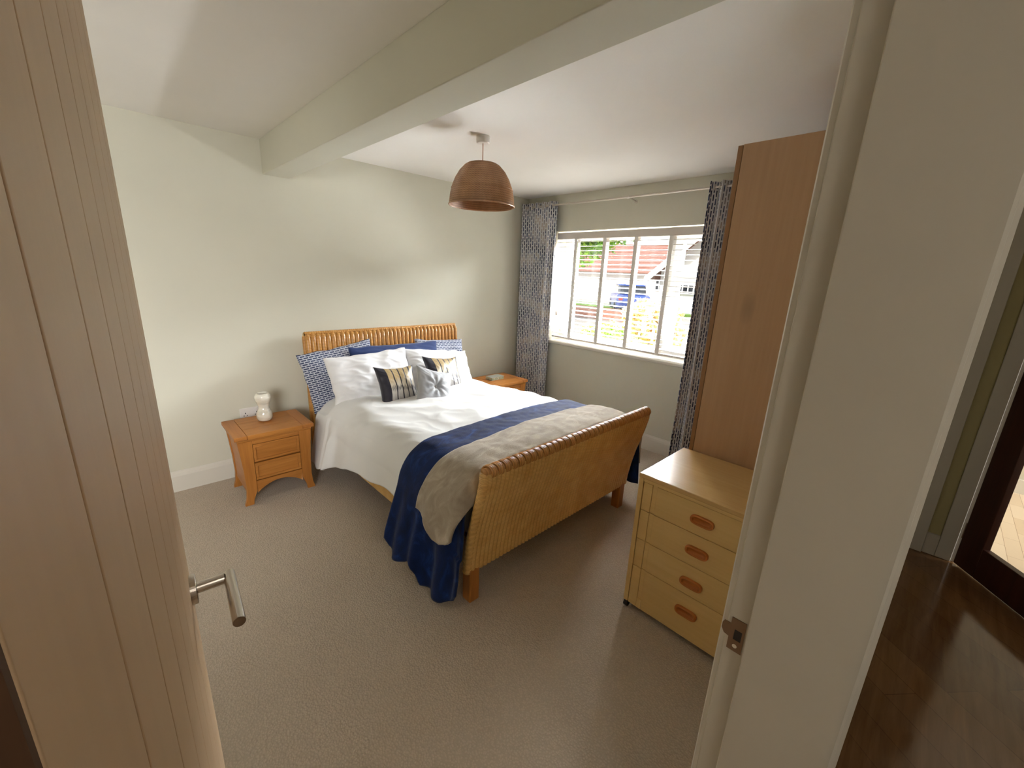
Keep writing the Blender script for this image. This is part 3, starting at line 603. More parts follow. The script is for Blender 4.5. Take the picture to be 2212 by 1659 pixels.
# ------------------------------------------------------------------ bedside cabinets
def nightstand(cx, label):
    W, D, H = 0.490, 0.395, 0.505                      # top size; front at y = 2.985
    yf = 2.985; x0, x1 = cx - W / 2, cx + W / 2
    t = thing('bedside_cabinet', label, 'bedside table', (cx, yf + D / 2, 0), 'oak bedside cabinets')
    # top: three boards between two cross ends
    box('top_board', x0, x0 + 0.075, yf - 0.005, yf + D, H - 0.028, H, MAT['oaky'], t, bevel=0.005, seg=3)
    box('top_board', x1 - 0.075, x1, yf - 0.005, yf + D, H - 0.028, H, MAT['oaky'], t, bevel=0.005, seg=3)
    yy = [yf - 0.005, yf + 0.13, yf + 0.265, yf + D]
    for i in range(3):
        box('top_board', x0 + 0.0755, x1 - 0.0755, yy[i] + 0.0002, yy[i + 1] - 0.0002, H - 0.028, H, MAT['oak'], t, bevel=0.0015, seg=1)
    box('under_moulding', x0 + 0.014, x1 - 0.014, yf + 0.008, yf + D - 0.01, H - 0.046, H - 0.028, MAT['oak'], t, bevel=0.006, seg=2)
    # shaped posts: slim waist, flared foot
    def outer(z): return lerp([(0, 0.018), (0.05, 0.032), (0.12, 0.038), (0.25, 0.034), (0.38, 0.024), (0.46, 0.016)], z)
    zs = [0, 0.02, 0.05, 0.09, 0.12, 0.18, 0.25, 0.32, 0.38, 0.42, H - 0.046]
    IN = 0.100
    for sx_, nm in ((-1, 0), (1, 1)):
        def X(d): return (x0 + d) if sx_ < 0 else (x1 - d)
        for (ya_, yb_) in ((yf + 0.012, yf + 0.040), (yf + D - 0.045, yf + D - 0.012)):
            poly = [(X(outer(z)), z) for z in zs] + [(X(IN), H - 0.046), (X(IN), 0.10), (X(IN - 0.012), 0.07), (X(IN - 0.026), 0.035), (X(IN - 0.030), 0.0)]
            g = G(); g.prism(poly, (ya_, yb_), 'y'); g.mk('leg', MAT['oakv'], t, bevel=0.002)
        # side panel with frame, follows the waist
        g = G(); n2 = []
        for z in zs:
            if z < 0.09: continue
            n2.append(z)
        vs = []
        for z in n2:
            a = outer(z) + 0.006; vs += [(X(a), yf + 0.040, z), (X(a), yf + D - 0.045, z), (X(a + 0.012), yf + D - 0.045, z), (X(a + 0.012), yf + 0.040, z)]
        fs = []
        for i in range(len(n2) - 1):
            for j in range(4): fs.append((i * 4 + j, i * 4 + (j + 1) % 4, i * 4 + 4 + (j + 1) % 4, i * 4 + 4 + j))
        fs += [(0, 1, 2, 3), tuple(range(len(vs) - 4, len(vs)))]
        mk('side_panel', vs, fs, MAT['oaky'], t)
    a, b = x0 + IN, x1 - IN
    # arched apron
    ap = [(a, 0.165), (b, 0.165), (b, 0.075)]
    for i in range(13):
        q = i / 12; ap.append((b - 0.0 + (a - b) * q, 0.075 + 0.062 * math.sin(PI * q) ** 0.8))
    g = G(); g.prism(ap, (yf + 0.016, yf + 0.034), 'y'); g.mk('apron', MAT['oak'], t, bevel=0.002)
    box('drawer_rail', a, b, yf + 0.016, yf + 0.036, 0.432, H - 0.046, MAT['oak'], t)
    box('back_panel', a, b, yf + D - 0.03, yf + D - 0.02, 0.10, H - 0.046, MAT['oak'], t)
    for (z0, z1) in ((0.172, 0.296), (0.304, 0.430)):
        dr = box('drawer', a + 0.002, b - 0.002, yf + 0.024, yf + D - 0.06, z0 + 0.001, z1 - 0.001, MAT['oak'], t)
        fw = 0.016
        g = G(); g.box(a + 0.002, b - 0.002, yf + 0.014, yf + 0.024, z0, z0 + fw); g.box(a + 0.002, a + 0.002 + fw, yf + 0.014, yf + 0.024, z0 + fw, z1 - 0.022); g.box(b - 0.002 - fw, b - 0.002, yf + 0.014, yf + 0.024, z0 + fw, z1 - 0.022)
        g.mk('front_frame', MAT['oak'], dr, bevel=0.002)
        # top lip scooped as a finger pull
        lip = [(a + 0.002, z1), (b - 0.002, z1), (b - 0.002, z1 - 0.022), (b - 0.06, z1 - 0.022), (b - 0.10, z1 - 0.010), (a + 0.10, z1 - 0.010), (a + 0.06, z1 - 0.022), (a + 0.002, z1 - 0.022)]
        g = G(); g.prism(lip, (yf + 0.010, yf + 0.024), 'y'); g.mk('finger_lip', MAT['oak'], dr, bevel=0.0015, seg=1)
    return t
nightstand(0.692, 'honey oak bedside cabinet with white vase on it, left of bed')
nightstand(2.915, 'honey oak bedside cabinet between the bed and the window curtain')

# vase
t = thing('vase', 'white glazed peanut-shaped vase on the left bedside cabinet', 'vase', (0.69, 3.235, 0.505))
prof = [(0.0, 0.003), (0.030, 0.0), (0.042, 0.006), (0.050, 0.022), (0.052, 0.045), (0.047, 0.068), (0.038, 0.086), (0.033, 0.100), (0.034, 0.115), (0.042, 0.136), (0.051, 0.156), (0.053, 0.175), (0.050, 0.192), (0.041, 0.203), (0.033, 0.206), (0.030, 0.203), (0.036, 0.190), (0.042, 0.172), (0.030, 0.12), (0.025, 0.1), (0.04, 0.04), (0.0, 0.01)]
pr = []
for i in range(len(prof) - 1):
    for k in range(3): q = k / 3; pr.append((prof[i][0] * (1 - q) + prof[i + 1][0] * q, prof[i][1] * (1 - q) + prof[i + 1][1] * q))
pr.append(prof[-1])
g = G(); g.lathe(prof, (0.69, 3.235, 0.505), 48); o = g.mk('body', MAT['vase'], t, smooth=True)
sub = o.modifiers.new('sub', 'SUBSURF'); sub.levels = 1; sub.render_levels = 2
# wall socket
t = thing('wall_socket', 'white double wall socket behind the vase above the cabinet', 'socket', (0.66, BY, 0.49))
box('plate', 0.590, 0.738, BY - 0.011, BY - 0.0005, 0.448, 0.532, MAT['plastic'], t, bevel=0.004)
for x in (0.625, 0.700):
    box('switch', x - 0.006, x + 0.006, BY - 0.015, BY - 0.011, 0.505, 0.522, MAT['plastic'], t, bevel=0.002)
    g = G(); g.box(x - 0.003, x + 0.003, BY - 0.0117, BY - 0.0112, 0.486, 0.496); g.box(x - 0.014, x - 0.007, BY - 0.0117, BY - 0.0112, 0.470, 0.475); g.box(x + 0.007, x + 0.014, BY - 0.0117, BY - 0.0112, 0.470, 0.475)
    g.mk('pin_slots', MAT['black'], t)
# low patterned box with glass lid on the right cabinet
m = M('mottled_print', (120, 124, 104), 0.3)
m.color(m.ramp(m.noise(m.coord(scale=(60, 60, 30)), 1.0, 4, 0.6, 1.0), [(0.3, (92, 96, 78)), (0.5, (150, 152, 128)), (0.7, (206, 204, 182))])); MAT['mottle'] = m.m
t = thing('trinket_box', 'low mottled green and silver box on the right bedside cabinet', 'box', (2.87, 3.20, 0.505))
box('body', 2.785, 2.955, 3.15, 3.25, 0.5055, 0.535, MAT['mottle'], t, bevel=0.003)
box('lid', 2.783, 2.957, 3.148, 3.252, 0.535, 0.539, M('glass_lid', (170, 176, 168), 0.08, spec=0.7).m, t, bevel=0.001)

# ------------------------------------------------------------------ bed
bed = thing('bed', 'woven cane sleigh bed with honey brown head and foot boards', 'bed', (1.79, 2.4, 0))
BX0, BX1 = 1.062, 2.512
# headboard
def hb_front(z): return lerp([(0.2, 3.335), (0.4, 3.335), (0.6, 3.355), (0.8, 3.385), (0.95, 3.405), (1.06, 3.412), (1.1, 3.425)], z)
prof = [(hb_front(z), z) for z in np.linspace(0.28, 1.06, 14)] + [(3.425, 1.082), (3.445, 1.09), (3.465, 1.085), (3.475, 1.07), (3.476, 0.28)]
g = G(); g.prism(prof, (BX0 + 0.004, BX1 - 0.004), 'x'); g.mk('headboard_panel', MAT['cane'], bed)
path = [(hb_front(z) - 0.004, z) for z in np.linspace(0.50, 1.05, 10)] + [(3.414, 1.062), (3.424, 1.074), (3.440, 1.080), (3.462, 1.080)]
nr = 37; pitch = (BX1 - BX0) / nr
g = G(); g.tube([(0, y - 3.4, z) for y, z in path], [pitch * 0.52] * 10 + [pitch * 0.40, pitch * 0.32, pitch * 0.28, pitch * 0.25], 10)
rib0 = mk('cane_rib', g.v, g.f, MAT['canehead'], bed, smooth=True, world=False); 
for i in range(nr):
    o = rib0 if i == 0 else rib0.copy()
    if i: COL.objects.link(o)
    o.parent = bed; o.location = Vector((BX0 + pitch * (i + 0.5), 3.4, 0)) - bed.location; o.scale = (1, 1, 1.0 + RNG.uniform(-0.003, 0.003))
g = G(); g.tube([(x_, 3.4335, 1.0795) for x_ in np.linspace(BX0 + 0.004, BX1 - 0.004, 300)], [0.0165 + 0.0016 * math.sin(k_ * 1.7) for k_ in range(300)], 10); g.mk('edge_binding', MAT['canehead'], bed, smooth=True)
for x in (BX0 + 0.03, BX1 - 0.03):
    box('leg', x - 0.03, x + 0.03, 3.40, 3.47, 0.0, 0.30, MAT['legwood'], bed, bevel=0.006)
    # wrapped side edge of the headboard
    g = G(); zz = np.linspace(0.28, 1.06, 160)
    g.tube([(x + (-0.026 if x < 1.7 else 0.026), (hb_front(z) + 3.472) / 2, z) for z in zz], [0.016 + 0.0018 * math.sin(z * 560) for z in zz], 8); g.mk('edge_binding', MAT['canehead'], bed, smooth=True)
# footboard (outer face flares away from the mattress at the top)
def fb_out(z): return lerp([(0.17, 1.340), (0.25, 1.333), (0.35, 1.318), (0.45, 1.296), (0.55, 1.268), (0.63, 1.246), (0.70, 1.231), (0.76, 1.228)], z)
def fb_path(n):
    zs = np.linspace(0.175, 0.745, n); return [(fb_out(z), z) for z in zs]
FX_0, FX_1 = 1.085, 2.500
cols_ = 52
def ffn(u, v):
    x = FX_0 + u * (FX_1 - FX_0); z = 0.175 + v * 0.575
    y = fb_out(z); r = abs(math.sin(PI * u * cols_)) ** 0.7
    return (x, y + 0.001 - 0.0065 * r + 0.0012 * N(x * 40, z * 90), z)
vs, fs, uv = grid(cols_ * 8, 40, ffn)
mk('footboard_weave', vs, fs, MAT['cane'], bed, smooth=True)
def ffn2(u, v):
    x = FX_0 + u * (FX_1 - FX_0); z = 0.175 + v * 0.575; return (x, fb_out(z) + 0.042, z)
g = G(); pr = [(fb_out(z) + 0.0005, z) for z in np.linspace(0.175, 0.75, 16)] + [(fb_out(z) + 0.042, z) for z in np.linspace(0.75, 0.175, 16)]
g.prism(pr, (FX_0, FX_1), 'x'); g.mk('footboard_core', MAT['cane'], bed)
# top roll + coils wound round it
ry, rz = fb_out(0.75) + 0.020, 0.752
g = G(); g.tube([(FX_0 - 0.012, ry, rz), (FX_1 + 0.012, ry, rz)], 0.021, 14); g.mk('top_roll', MAT['canelip'], bed, smooth=True)
g = G()
for s in range(4):
    pts = []
    for i in range(15):
        th = math.radians(-150 + 300 * i / 14)
        pts.append(((s - 1.5) * 0.0084 + 0.013 * (i / 14 - 0.5) * 2, -0.0275 * math.sin(th), 0.0275 * math.cos(th)))
    g.tube(pts, (0.0046, 0.0058, 0.0058, 0.0046)[s], 7)
coil0 = mk('cane_coil', g.v, g.f, MAT['canelip'], bed, smooth=True, world=False)
nc = 33
for i in range(nc):
    o = coil0 if i == 0 else coil0.copy()
    if i: COL.objects.link(o)
    o.parent = bed; o.location = Vector((FX_0 + (FX_1 - FX_0) * (i + 0.5) / nc, ry, rz)) - bed.location
for x in (FX_0 - 0.004, FX_1 + 0.004):
    g = G(); zz = np.linspace(0.17, 0.75, 190)
    g.tube([(x, fb_out(z) + 0.021, z) for z in zz], [0.0235 + 0.0015 * math.sin(z * 620) for z in zz], 12); g.mk('edge_binding', MAT['cane'], bed, smooth=True)
for x in (1.108, 2.455):
    box('leg', x - 0.031, x + 0.031, 1.332, 1.395, 0.0, 0.19, MAT['legwood'], bed, bevel=0.008, seg=3)
# side rails, slat base
for x in (1.10, 2.46):
    box('side_rail', x - 0.012, x + 0.012, 1.385, 3.335, 0.19, 0.33, MAT['cane'], bed, bevel=0.004)
box('slat_base', 1.115, 2.445, 1.40, 3.335, 0.28, 0.31, MAT['legwood'], bed)
mt = thing('mattress', 'white mattress under the duvet on the cane bed', 'mattress', (1.79, 2.36, 0.31))
box('mattress_body', 1.125, 2.435, 1.41, 3.330, 0.3105, 0.590, MAT['sheet'], mt, bevel=0.04, seg=4)

# ------------------------------------------------------------------ bedding draped over the mattress
CXB = 1.79
A_, R_ = 0.575, 0.165
def topz(x, y):
    d = (x - CXB) / 0.74
    z = 0.622 + 0.030 * (1 - min(1, d * d)) 
    q_ = max(0.0, min(1.0, (y - 2.1) / 0.8)); z -= 0.036 * q_ * q_ * (3 - 2 * q_)
    z -= 0.01 * max(0.0, (y - 2.9) / 0.3)
    return z
def drape(t, y, off, zhem_l, zhem_r, flare=0.22, wr=1.0):
    """t signed in [-1,1]; returns point on a cloth lying over the bed"""
    s = -1 if t < 0 else 1; zh = zhem_l if s < 0 else zhem_r
    zt = topz(CXB + s * min(abs(t) * 1.2, 1) * 0.7, y)
    hang = max(0.01, zt - R_ - zh); arc = R_ * PI / 2; L = A_ + arc + hang; q = abs(t) * L
    if q < A_: dx = q; z = zt + off; nx, nz = 0, 1
    elif q < A_ + arc:
        th = (q - A_) / R_; dx = A_ + (R_ + off) * math.sin(th); z = zt - R_ + (R_ + off) * math.cos(th); nx, nz = math.sin(th), math.cos(th)
    else:
        h = q - A_ - arc; dx = A_ + R_ + off + flare * h * (1 - 0.3 * h); z = zt - R_ - h; nx, nz = 1, 0
    return CXB + s * dx, z, s * nx, nz, q, hang
def ridged(x, y, z=0): return 1 - abs(N(x, y, z)) * 2
HEML = [(1.38, .36), (1.8, .37), (2.12, .35), (2.55, .29), (2.75, .225), (2.9, .165), (3.0, .13), (3.2, .12)]
def duvet_fn(u, v):
    t = u * 2 - 1; y = 1.46 + v * (3.19 - 1.46)
    x, z, nx, nz, q, hang = drape(t, y, 0.030, lerp(HEML, y), 0.30)
    puff = 0.013 * N(x * 2.6, y * 2.6, 1) + 0.006 * N(x * 7, y * 7, 3)
    wv = 0.010 * (ridged(x * 3.1 + y * 1.5, y * 3.4 - x, 7) - 0.6) * (1 if nz > 0.5 else 0.4)
    wv += 0.0045 * (ridged(x * 9 + 2 * y, y * 5, 2) - 0.6) * nz
    d = puff + wv
    side = max(0.0, 1 - nz)
    if side > 0.5:
        d += 0.012 * math.sin(y * 17 + 1.5) * min(1, (0.5 - z) * 3 if z < 0.5 else 0)
        if t < 0:
            k = math.exp(-((y - 2.87 + (z - 0.2) * 0.10) / 0.035) ** 2) * max(0, min(1, (0.50 - z) / 0.12)); d += 0.045 * k
            if y > 2.95: d += 0.012
    x += nx * d; z += nz * d
    if v > 0.93: z -= (v - 0.93) * 0.25 * nz
    if v < 0.04: z -= (0.04 - v) * 0.6 * nz
    return (x, y + 0.01 * N(x * 3, z * 3, 5) * side, z)
vs, fs, uv = grid(230, 170, duvet_fn)
dv = mk('duvet', vs, fs, MAT['duvet'], None, loc=(CXB, 2.3, 0.62), smooth=True)
so = dv.modifiers.new('solid', 'SOLIDIFY'); so.thickness = 0.022; so.offset = -1.0
tag(dv, 'plump white cotton duvet spread over the bed, hanging down the left side', 'duvet')

def navy_fn(u, v):
    t = u * 2 - 1
    y1 = 1.86; ys = 1.392 - 0.076 * max(0.0, min(1.0, (abs(t) - 0.55) / 0.1)); y = ys + v * (y1 - ys)
    # hem heights along the left side: outer lobe and a lower inner lobe
    hl = lerp([(1.31, 0.14), (1.35, 0.07), (1.42, 0.03), (1.52, 0.03), (1.575, 0.03), (1.60, 0.10), (1.625, 0.14), (1.68, 0.11), (1.76, 0.09), (1.83, 0.12), (1.86, 0.16)], y)
    x, z, nx, nz, q, hang = drape(t, y, 0.048, hl, 0.13, 0.20)
    side = 1 - nz
    d = 0.004 * N(x * 9, y * 9, 4) + 0.003 * nz * N(x * 22, y * 22)
    depth = max(0.0, min(1.0, (0.50 - z) / 0.30))
    if t < 0 and side > 0.5:
        lob = 1 / (1 + math.exp(-(y - 1.60) / 0.008)); d += depth * (-0.035 + 0.055 * lob)
        d += depth * 0.016 * math.sin(y * 44 + 0.6)
        d -= 0.022 * max(0.0, min(1.0, (1.42 - y) / 0.06)) * (1.0 if z > 0.3 else 0.4)
        y += 0.045 * depth * (v - 0.3)
    elif side > 0.5:
        d += depth * 0.012 * math.sin(y * 40)
    x += nx * d; z += nz * d
    y += 0.012 * math.sin(x * 4.0) * (v) * nz
    return (x, y, max(z, 0.004))
vs, fs, uv = grid(240, 70, navy_fn)
nv = mk('throw_blanket', vs, fs, MAT['navy'], None, loc=(CXB, 1.6, 0.68), smooth=True)
so = nv.modifiers.new('solid', 'SOLIDIFY'); so.thickness = 0.012; so.offset = 1.0
tag(nv, 'long navy blue fleece throw across the foot of the bed, trailing to the carpet', 'throw')

def beige_fn(u, v):
    t = u * 2 - 1
    y0 = 1.300 + 0.016 * min(1.0, abs(t) * 1.1); y = y0 + v * (1.625 - y0)
    hl = lerp([(1.31, 0.43), (1.35, 0.39), (1.40, 0.37), (1.44, 0.385), (1.52, 0.45), (1.60, 0.54)], y); hr = 0.30
    x, z, nx, nz, q, hang = drape(t, y, 0.066, hl, hr, 0.16)
    side = 1 - nz
    swell = 0.012 * math.sin(PI * v)   # swells a little towards the footboard
    d = swell + 0.007 * N(x * 6, y * 6, 9) + 0.004 * N(x * 16, y * 16, 2)
    if side > 0.4: d += 0.012 * math.sin(y * 30 + x) * max(0, min(1, (0.55 - z) / 0.1))
    if t < 0 and side > 0.4: d += 0.022 * max(0.0, min(1.0, (0.56 - z) / 0.12))
    if t > 0 and side > 0.4: d += 0.035 + 0.015 * math.sin(y * 60)
    x += nx * d; z += nz * d
    if v < 0.12: z -= (0.12 - v) * 0.8 * nz
    y += 0.018 * math.sin(x * 4.0) * v * nz
    return (x, y, z)
vs, fs, uv = grid(240, 50, beige_fn)
bv = mk('throw_blanket', vs, fs, MAT['beige'], None, loc=(CXB, 1.5, 0.70), smooth=True)
so = bv.modifiers.new('solid', 'SOLIDIFY'); so.thickness = 0.014; so.offset = 1.0
tag(bv, 'beige grey plush throw lying over the navy one against the footboard', 'throw')

# ------------------------------------------------------------------ pillows
def pillow(name, label, cat, c, a, b, T, lean, roll, yaw, mat, conc=0.06, wr=0.010, seed=0, group=None, tuft=False, flange=0.0, n=56):
    """c centre of the pillow; a,b half width/height; stands leaning back by lean degrees"""
    vs = []; uv = []; ns = n
    def fn(u, v, s):
        uu, vv = u * 2 - 1, v * 2 - 1
        x = a * uu * (1 - conc * (1 - vv * vv)); y = b * vv * (1 - conc * (1 - uu * uu))
        k = max(0.0, (1 - uu * uu)) * max(0.0, (1 - vv * vv)); th = T * k ** 0.42
        if tuft:
            r = math.hypot(uu, vv); th *= 1 - 0.72 * math.exp(-(r / 0.22) ** 2)
            an = math.atan2(vv, uu); th += 0.006 * math.cos(8 * an) * math.exp(-((r - 0.4) / 0.3) ** 2)
        z = s * th
        if k > 0.0:
            z += wr * (N(uu * 2.2 + seed, vv * 2.2, s) + 0.45 * (ridged(uu * 3.5 + vv * 2 + seed, vv * 4, s * 2) - 0.6)) * min(1, k * 6)
        x += 0.5 * wr * N(vv * 3 + seed, 4.0, uu); y += 0.9 * wr * N(uu * 3 + seed, 9.0, vv)
        return (x, y, z)
    v1, f1, u1 = grid(ns, ns, lambda u, v: fn(u, v, 1), lambda u, v: (u, v)); v2, f2, u2 = grid(ns, ns, lambda u, v: fn(u, v, -1), lambda u, v: (u, v))
    V = v1 + v2; F = f1 + [tuple(reversed([i + len(v1) for i in f])) for f in f2]
    U = (u1 + u2) if mat is MAT['stripe'] else [(p[0] + seed, p[1]) for p in V]
    o = mk(name, V, F, mat, None, smooth=True, uvs=U, world=False)
    bm = bmesh.new(); bm.from_mesh(o.data); bmesh.ops.remove_doubles(bm, verts=bm.verts, dist=1e-5); bmesh.ops.recalc_face_normals(bm, faces=bm.faces); bm.to_mesh(o.data); bm.free(); o.data.shade_smooth()
    # local x = width, local y = height, local z = front normal (faces -y world)
    R0 = Matrix.Rotation(math.radians(yaw), 4, 'Z') @ Matrix.Rotation(math.radians(90 - lean), 4, 'X') @ Matrix.Rotation(math.radians(roll), 4, 'Z')
    o.matrix_world = Matrix.Translation(Vector(c)) @ R0
    tag(o, label, cat, group)
    if tuft:
        g = G(); g.lathe([(0.0, 0.010), (0.006, 0.009), (0.010, 0.005), (0.011, 0.0)], (0, 0, T * 0.28 + 0.001), 16)
        bt = mk('button', g.v, g.f, mat, None, smooth=True, world=False); bt.parent = o
    return o
PG = 'pillows and cushions at the head of the bed'
pillow('pillow', 'navy dashed print pillow, leftmost against the headboard', 'pillow', (1.285, 3.27, 0.755), 0.30, 0.235, 0.065, 14, 8, 0, MAT['dashpillow'], 0.05, 0.010, 1, PG)
pillow('pillow', 'navy dashed print pillow, rightmost against the headboard', 'pillow', (2.235, 3.275, 0.77), 0.27, 0.205, 0.060, 16, -4, 0, MAT['dashpillow'], 0.05, 0.010, 2, PG)
pillow('pillow', 'plain navy pillow showing above and between the white pillows', 'pillow', (1.745, 3.205, 0.785), 0.42, 0.195, 0.055, 14, -1, 0, MAT['navycotton'], 0.04, 0.014, 3, PG)
pillow('pillow', 'large white pillow on the left, in front of dashed pillow', 'pillow', (1.440, 3.065, 0.755), 0.345, 0.205, 0.088, 24, 2, 0, MAT['pillow'], 0.045, 0.022, 4, PG)
pillow('pillow', 'large white pillow on the right, nearest the window', 'pillow', (2.09, 3.08, 0.735), 0.345, 0.195, 0.085, 32, -8, 4, MAT['pillow'], 0.05, 0.022, 5, PG)
pillow('cushion', 'gold and navy striped cushion, the nearer left one', 'cushion', (1.525, 2.82, 0.718), 0.172, 0.172, 0.060, 27, -4, 4, MAT['stripe'], 0.15, 0.005, 6, PG)
pillow('cushion', 'gold and navy striped cushion behind the grey one', 'cushion', (2.005, 2.90, 0.735), 0.185, 0.168, 0.058, 30, -8, 6, MAT['stripe'], 0.15, 0.005, 7, PG)
pillow('cushion', 'small silver grey tufted cushion with centre button', 'cushion', (1.765, 2.68, 0.705), 0.162, 0.162, 0.062, 32, -20, 0, MAT['greycush'], 0.14, 0.005, 8, PG, tuft=True)

# ------------------------------------------------------------------ pendant lamp
PX, PY = 1.845, 2.238
t = thing('pendant_lamp', 'domed rattan pendant lampshade hanging from the white ceiling', 'lamp', (PX, PY, CZ))
g = G(); g.lathe([(0.0, -0.040), (0.036, -0.040), (0.041, -0.036), (0.043, -0.022), (0.043, -0.0005), (0, -0.0005)], (PX, PY, CZ), 40); g.mk('ceiling_rose', MAT['plastic'], t)
g = G(); g.tube([(PX, PY, CZ - 0.04), (PX, PY, 2.225)], 0.0032, 8); g.mk('flex', M('pinkish_flex', (196, 158, 140), 0.6).m, t)
g = G(); g.lathe([(0.0, 0.065), (0.012, 0.065), (0.018, 0.05), (0.018, 0.0), (0.0, 0.0)], (PX, PY, 2.165), 20); g.mk('lamp_holder', MAT['plastic'], t)
g = G(); g.lathe([(0.0, 0.0), (0.02, 0.004), (0.030, 0.022), (0.028, 0.042), (0.014, 0.062), (0.013, 0.07)], (PX, PY, 2.098), 20); g.mk('bulb', M('bulb_glass', (236, 232, 224), 0.15).m, t, smooth=True)
sp = [(0.0, 2.272), (0.05, 2.272), (0.092, 2.268), (0.112, 2.256), (0.145, 2.222), (0.172, 2.178), (0.192, 2.130), (0.203, 2.085), (0.208, 2.045), (0.211, 2.022)]
def sprof(q):
    d = np.linspace(0, 1, len(sp)); return float(np.interp(q, d, [a for a, _ in sp])), float(np.interp(q, d, [b for _, b in sp]))
def shade_fn(u, v):
    r, z = sprof(0.03 + 0.97 * v); th = u * 2 * PI
    rr = r + 0.0024 * math.sin(v * 2 * PI * 34 + (PI if int(u * 120) % 2 else 0)) * (1 if v > 0.2 else 0.4)
    return (PX + rr * math.cos(th), PY + rr * math.sin(th), z)
vs, fs, uv = grid(240, 136, shade_fn); sh = mk('lamp_shade', vs, fs, MAT['shade'], t, smooth=True)
so = sh.modifiers.new('solid', 'SOLIDIFY'); so.thickness = 0.004; so.offset = -1
for (r, z, rr) in ((0.2125, 2.021, 0.0042), (0.197, 2.118, 0.0025)):
    g = G(); g.tube([(PX + r * math.cos(2 * PI * k / 64), PY + r * math.sin(2 * PI * k / 64), z) for k in range(65)], rr, 8, caps=False); g.mk('rim_band', MAT['shade'], t, smooth=True)

# ------------------------------------------------------------------ curtain pole and curtains
CXC = WX - 0.095
t = thing('curtain_pole', 'slim satin metal curtain pole above the window', 'curtain pole', (CXC, 2.3, 2.31))
g = G(); g.tube([(CXC, 0.98, 2.312), (CXC, 3.51, 2.312)], 0.0095, 16); g.tube([(CXC, 2.17, 2.312), (CXC, 2.20, 2.312)], 0.0125, 16); g.mk('pole', MAT['pole'], t)
for y in (1.12, 2.16, 3.50):
    g = G(); g.tube([(WX - 0.004, y, 2.285), (CXC - 0.0, y, 2.298)], 0.006, 8); g.tube([(WX - 0.006, y, 2.285), (WX - 0.0005, y, 2.285)], 0.016, 16); g.mk('bracket', MAT['pole'], t)
g = G(); g.lathe([(0, -0.012), (0.013, -0.008), (0.016, 0.0), (0.013, 0.008), (0, 0.012)], (CXC, 0.97, 2.312), 16); g.mk('finial', MAT['pole'], t, smooth=True)

def curtain(label, y0, y1, folds, ztop, zbot, amp, seed, lean=0.0):
    t = thing('curtain', label, 'curtain', (CXC, (y0 + y1) / 2, zbot), 'dash print curtains')
    nu, nv = folds * 26, 60
    S = [0.0]; P = []
    for i in range(nu + 1):
        u = i / nu; ph = u * folds * 2 * PI
        P.append((CXC + amp * math.sin(ph), y0 + (y1 - y0) * u + 0.010 * math.sin(2 * ph)))
        if i: S.append(S[-1] + math.hypot(P[i][0] - P[i - 1][0], P[i][1] - P[i - 1][1]))
    vs, uv = [], []
    for j in range(nv + 1):
        v = j / nv; z = zbot + (ztop - zbot) * v
        for i in range(nu + 1):
            u = i / nu; ph = u * folds * 2 * PI
            am = amp * (0.85 + 0.15 * v); dn = 1 - v
            x = CXC + am * math.sin(ph + 0.5 * dn * N(u * 3, 0, seed)) + 0.012 * dn * N(u * 4, v * 2, seed)
            y = y0 + (y1 - y0) * u + 0.010 * math.sin(2 * ph) + 0.025 * dn * N(u * 2.5, v * 1.6, seed + 3) + lean * dn
            vs.append((min(x, WX - 0.02), min(y, BY - 0.01), z)); uv.append((S[i], z))
    fs = [(j * (nu + 1) + i, j * (nu + 1) + i + 1, (j + 1) * (nu + 1) + i + 1, (j + 1) * (nu + 1) + i) for j in range(nv) for i in range(nu)]
    o = mk('fabric_panel', vs, fs, MAT['curtain'], t, smooth=True, uvs=uv)
    so = o.modifiers.new('solid', 'SOLIDIFY'); so.thickness = 0.0025
    for k in range(folds * 2):
        u = (k + 0.0) / (folds * 2) + 0.5 / (folds * 2) * 0; y = y0 + (y1 - y0) * (k + 0.5 * 0) / (folds * 2)
        if k == 0: continue
        g = G(); g.tube([(CXC + 0.021 * math.cos(2 * PI * q / 20), y + 0.004 * math.cos(2 * PI * q / 20) * (1 if k % 2 else -1), 2.312 + 0.021 * math.sin(2 * PI * q / 20)) for q in range(21)], 0.0035, 6, caps=False)
        g.mk('eyelet', MAT['pole'], t, smooth=True)
    return t
curtain('blue and beige dash print curtain in the corner left of the window', 3.02, 3.505, 5, 2.352, 0.015, 0.042, 1)
curtain('blue and beige dash print curtain right of the window, by the wardrobe', 1.04, 1.475, 5, 2.352, 0.015, 0.040, 11)

# ------------------------------------------------------------------ venetian blind
bx = WX + 0.060
t = thing('venetian_blind', 'white wooden slatted venetian blind in the window recess', 'blind', (bx, (WY0 + WY1) / 2, WZ0 + 0.06))
BYa, BYb = WY0 + 0.02, 3.085
box('head_rail', bx - 0.034, bx + 0.026, BYa, BYb, 1.985, 2.050, MAT['rail'], t, bevel=0.004)
sl = 0.026
vs, fs = [], []
g = G(); tilt = math.radians(7)
prof = [(-sl, 0.0), (-sl * 0.5, 0.0022), (0, 0.003), (sl * 0.5, 0.0022), (sl, 0.0), (sl, -0.0026), (0, 0.0), (-sl, -0.0026)]
pr2 = [(a * math.cos(tilt) - b * math.sin(tilt), a * math.sin(tilt) + b * math.cos(tilt)) for a, b in prof]
n = len(pr2); vv = [(a, BYa - 2.19, b) for a, b in pr2] + [(a, BYb - 2.19, b) for a, b in pr2]
ff = [(i, (i + 1) % n, n + (i + 1) % n, n + i) for i in range(n)] + [(0, 1, 2, 6, 7), (2, 3, 4, 5, 6), (n, n + 1, n + 2, n + 6, n + 7), (n + 2, n + 3, n + 4, n + 5, n + 6)]
slat0 = mk('slat', vv, ff, MAT['blind'], t, world=False)
nsl = 23; zt_, zb_ = 1.955, 0.985
